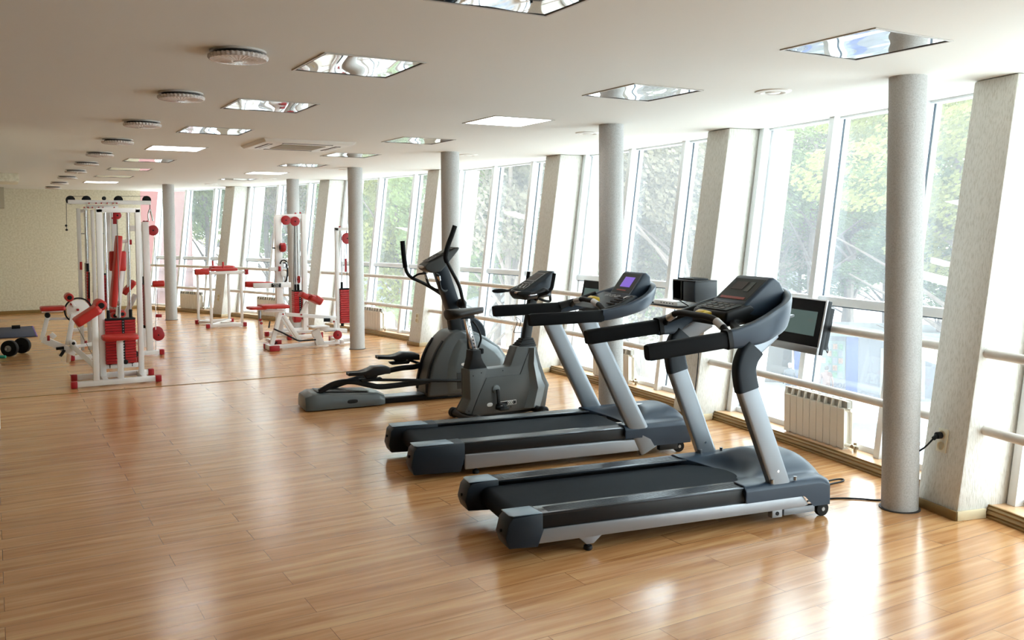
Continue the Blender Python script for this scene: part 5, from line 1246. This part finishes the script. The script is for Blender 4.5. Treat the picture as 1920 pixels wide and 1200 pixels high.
# pink building at the end of the hall
t = thing('pink_building', 'pink rendered building filling the window at the far left', 'building', (0, 33, G))
MB().box((-8,0,0),(6.15,14,22)).build('wall', MO['pink'], t, smooth=False)
MB().box((-8,-.18,5.25),(6.2,0,5.38)).box((-8,-.1,5.9),(6.18,0,5.95)).build('cornice', MO['pinkd'], t)
MB().cyl((4.2,-.12,0),(4.2,-.12,22),.06,10).build('downpipe', MO['pinkd'], t)
t = thing('pale_building', 'pale low building beyond the trees behind the elliptical trainer', 'building', az(800, 80, G), face_frame(800, 80))
MB().box((-7,0,0),(7,10,9)).build('wall', MO['render'], t, smooth=False)
MB().box((-7.3,-.3,9),(7.3,10.3,9.4)).build('roof', MO['kwhite'], t)
for x in (-4.5,-1.5,1.5,4.5):
    for zz in (1.5, 5.2):
        f = MB().box((x-.8,-.1,zz),(x+.8,.05,zz+1.8)).build('window', MO['kwhite'], t); MB().box((x-.7,-.12,zz+.1),(x+.7,-.08,zz+1.7)).build('pane', MO['win'], f)

# kiosk
kd = 41; t = thing('kiosk', 'white and blue street kiosk with full shelves seen below the handrail behind the television', 'kiosk', az(1600, kd, G), face_frame(1600, kd))
MB().box((-2.3,0,0),(3.4,3.2,2.75)).build('wall', MO['kwhite'], t, smooth=False)
MB().box((-2.6,-.6,2.75),(3.7,3.6,2.92)).build('roof', MO['render'], t, bevel=.03)
MB().box((-2.62,-.62,2.70),(3.72,-.56,2.98)).build('roof_edge', MO['kglass'], t, bevel=.01)
for x0, x1 in ((-2.35,-2.05), (-.22,.26)): MB().box((x0,-.08,0),(x1,.02,2.72)).build('blue_pillar', MO['blue'], t, bevel=.01)
f = MB().box((-1.75,-.06,.80),(-.26,.0,2.45)).build('display_window', MO['kglass'], t)
for r_ in range(5):
    for c_ in range(6):
        MB().box((-1.70+c_*.235,-.09,.84+r_*.31),(-1.52+c_*.235,-.06,1.07+r_*.31)).build('shelf_goods', (MO['goods'], MO['goodsg'], MO['kwhite'])[(r_*2+c_)%3], f)
for x in (1.15, 2.1): MB().box((x,-.07,.1),(x+.8,.0,2.2)).build('door_leaf', MO['render'], t, bevel=.01)
M = Matrix.Translation((-.95,-.075,.50)) @ Matrix.Rotation(math.pi/2, 4, 'X'); text_part('lettering', 'ДЕВИ ЕООД', .27, MO['letter'], t, M, .004)
t = thing('grey_booth', 'plain grey-beige booth wall outside, left of the blue and white kiosk', 'booth', az(1448, 44, G), face_frame(1448, 44))
MB().box((-1.3,0,0),(.95,3,3.0)).build('wall', MO['booth'], t, smooth=False); MB().box((-1.4,-.15,3.0),(1.05,3.1,3.12)).build('roof', MO['render'], t, bevel=.01)
# person near the kiosk: continuous body grown on a joint skeleton
def person(name_label, px, d, top, legs, head, hat):
    t = thing('person', name_label, 'person', az(px, d, G), face_frame(px, d, math.pi))
    V = [(0,0,.95),(0,0,1.15),(0,0,1.38),(0,0,1.48),(0,0,1.56), (-.17,0,1.40),(-.24,.02,1.15),(-.25,-.06,.93),(-.25,-.09,.84), (.17,0,1.40),(.24,.02,1.15),(.25,-.06,.93),(.25,-.09,.84), (-.09,0,.88),(-.10,-.02,.48),(-.10,.02,.10),(-.10,-.12,.04), (.09,0,.88),(.10,-.05,.48),(.10,.06,.10),(.10,-.08,.04)]
    E_ = [(0,1),(1,2),(2,3),(3,4),(2,5),(5,6),(6,7),(7,8),(2,9),(9,10),(10,11),(11,12),(0,13),(13,14),(14,15),(15,16),(0,17),(17,18),(18,19),(19,20)]
    rad = [.15,.15,.16,.07,.055,.075,.055,.045,.035,.075,.055,.045,.035,.10,.065,.05,.04,.10,.065,.05,.04]
    me = bpy.data.meshes.new('body'); me.from_pydata(V, E_, []); o = bpy.data.objects.new('body', me); COL.objects.link(o); o.parent = t
    sk = o.modifiers.new('skin', 'SKIN'); sk.use_smooth_shade = True
    for v, r in zip(me.skin_vertices[0].data, rad): v.radius = (r, r*.85)
    me.skin_vertices[0].data[0].use_root = True
    o.modifiers.new('sub', 'SUBSURF').levels = 1; me.materials.append(top)
    MB().ell((0,-.01,1.62),(.075,.09,.115)).ell((0,-.10,1.61),(.012,.02,.02),8,6).build('head', M_['skin'], t)
    if hat: MB().ell((0,.0,1.68),(.085,.10,.07)).box((-.07,-.17,1.67),(.07,-.06,1.685)).build('cap', head, t)
    else: MB().ell((0,.02,1.65),(.088,.10,.11)).build('hair', head, t)
    b = MB()
    for s_ in (-1,1): b.tube([(s_*.085,0,.96),(s_*.10,-.03,.5),(s_*.10,.04,.12)], .088, 10, 4, taper=lambda u: 1-.35*u)
    b.ell((0,0,.93),(.17,.13,.10)); b.build('trousers', legs, t)
    return t
person('person in grey-blue jacket and white cap standing outside below the television', 1484, 38.6, MO['cloth1'], MO['trous'], MO['cap'], True)
person('person in pinkish coat with dark hair standing before the kiosk window', 1553, 38.2, MO['cloth2'], MO['trous'], MO['hair'], False)
# cars
def car(label, px, d, m, yaw):
    t = thing('car', label, 'car', az(px, d, G), face_frame(px, d)+yaw, 'cars parked outside')
    prof = [(-2.1,.35),(-2.15,.75),(-1.95,.95),(-1.5,1.0),(-.9,1.42),(.6,1.45),(1.25,1.0),(1.95,.85),(2.12,.62),(2.1,.32)]
    MB().prism(prof, -.82, .82).build('body', m, t, bevel=.09, seg=3)
    MB().prism([(-1.35,1.0),(-.85,1.36),(.55,1.38),(1.1,1.0)], -.835, .835).build('side_window', MO['win'], t, bevel=.02)
    for x in (-1.35, 1.3):
        for y in (-.8, .8): MB().lathe([(.001,-.1),(.2,-.1),(.31,-.09),(.32,0),(.31,.09),(.2,.1),(.001,.1)], c=(x,y,.32), axis='y', n=20).build('wheel', MO['tyre'], t)
car('silver-blue car parked below the lower handrail, left of the nearest column', 1632, 28, MO['car'], .25)
car('dark car seen behind the left upright of the front treadmill', 1250, 25, MO['card'], -.3)
car('silver car parked on the street behind the elliptical trainer', 900, 34, MO['car'], .3)
t = thing('street_fence', 'pale green picket fence outside, between the treadmills', 'fence', az(1215, 20, G), face_frame(1215, 20, .2))
b = MB()
for k in range(60): b.box((-4+k*.14,-.02,.05),(-3.94+k*.14,.02,1.5))
b.box((-4.05,.02,.3),(4.4,.06,.36)).box((-4.05,.02,1.2),(4.4,.06,1.26)); b.build('pickets', MO['fence'], t, smooth=False)
t = thing('awning', 'pale yellow awnings above the street right of the nearest column', 'awning', az(1775, 19, G), face_frame(1775, 19))
MB().hull8([(-.7,-1,5.0),(.5,-1,4.6),(.5,1,4.6),(-.7,1,5.0),(-.7,-1,5.05),(.5,-1,4.7),(.5,1,4.7),(-.7,1,5.05)]).build('lower_cloth', MO['canopy'], t)
MB().hull8([(-.5,-1,6.4),(.5,-1,6.1),(.5,1,6.1),(-.5,1,6.4),(-.5,-1,6.45),(.5,-1,6.2),(.5,1,6.2),(-.5,1,6.45)]).build('upper_cloth', MO['canopy'], t)
MB().cyl((.4,0,0),(.4,0,6.3),.05,10).build('pole', MO['kwhite'], t)
for z, lab in ((6.05,'upper'),(4.9,'lower')):
    a, c = az(1100, 40, z), az(2100, 14, z+.3)
    pts = [a.lerp(c, k/12)-Vector((0,0,.5*math.sin(math.pi*k/12))) for k in range(13)]
    o = MB().tube(pts, .012, 6).build('overhead_wire', MO['wire'], origin=a); tag(o, '%s thin overhead wire crossing in front of the trees' % lab, 'wire', 'overhead wires outside')
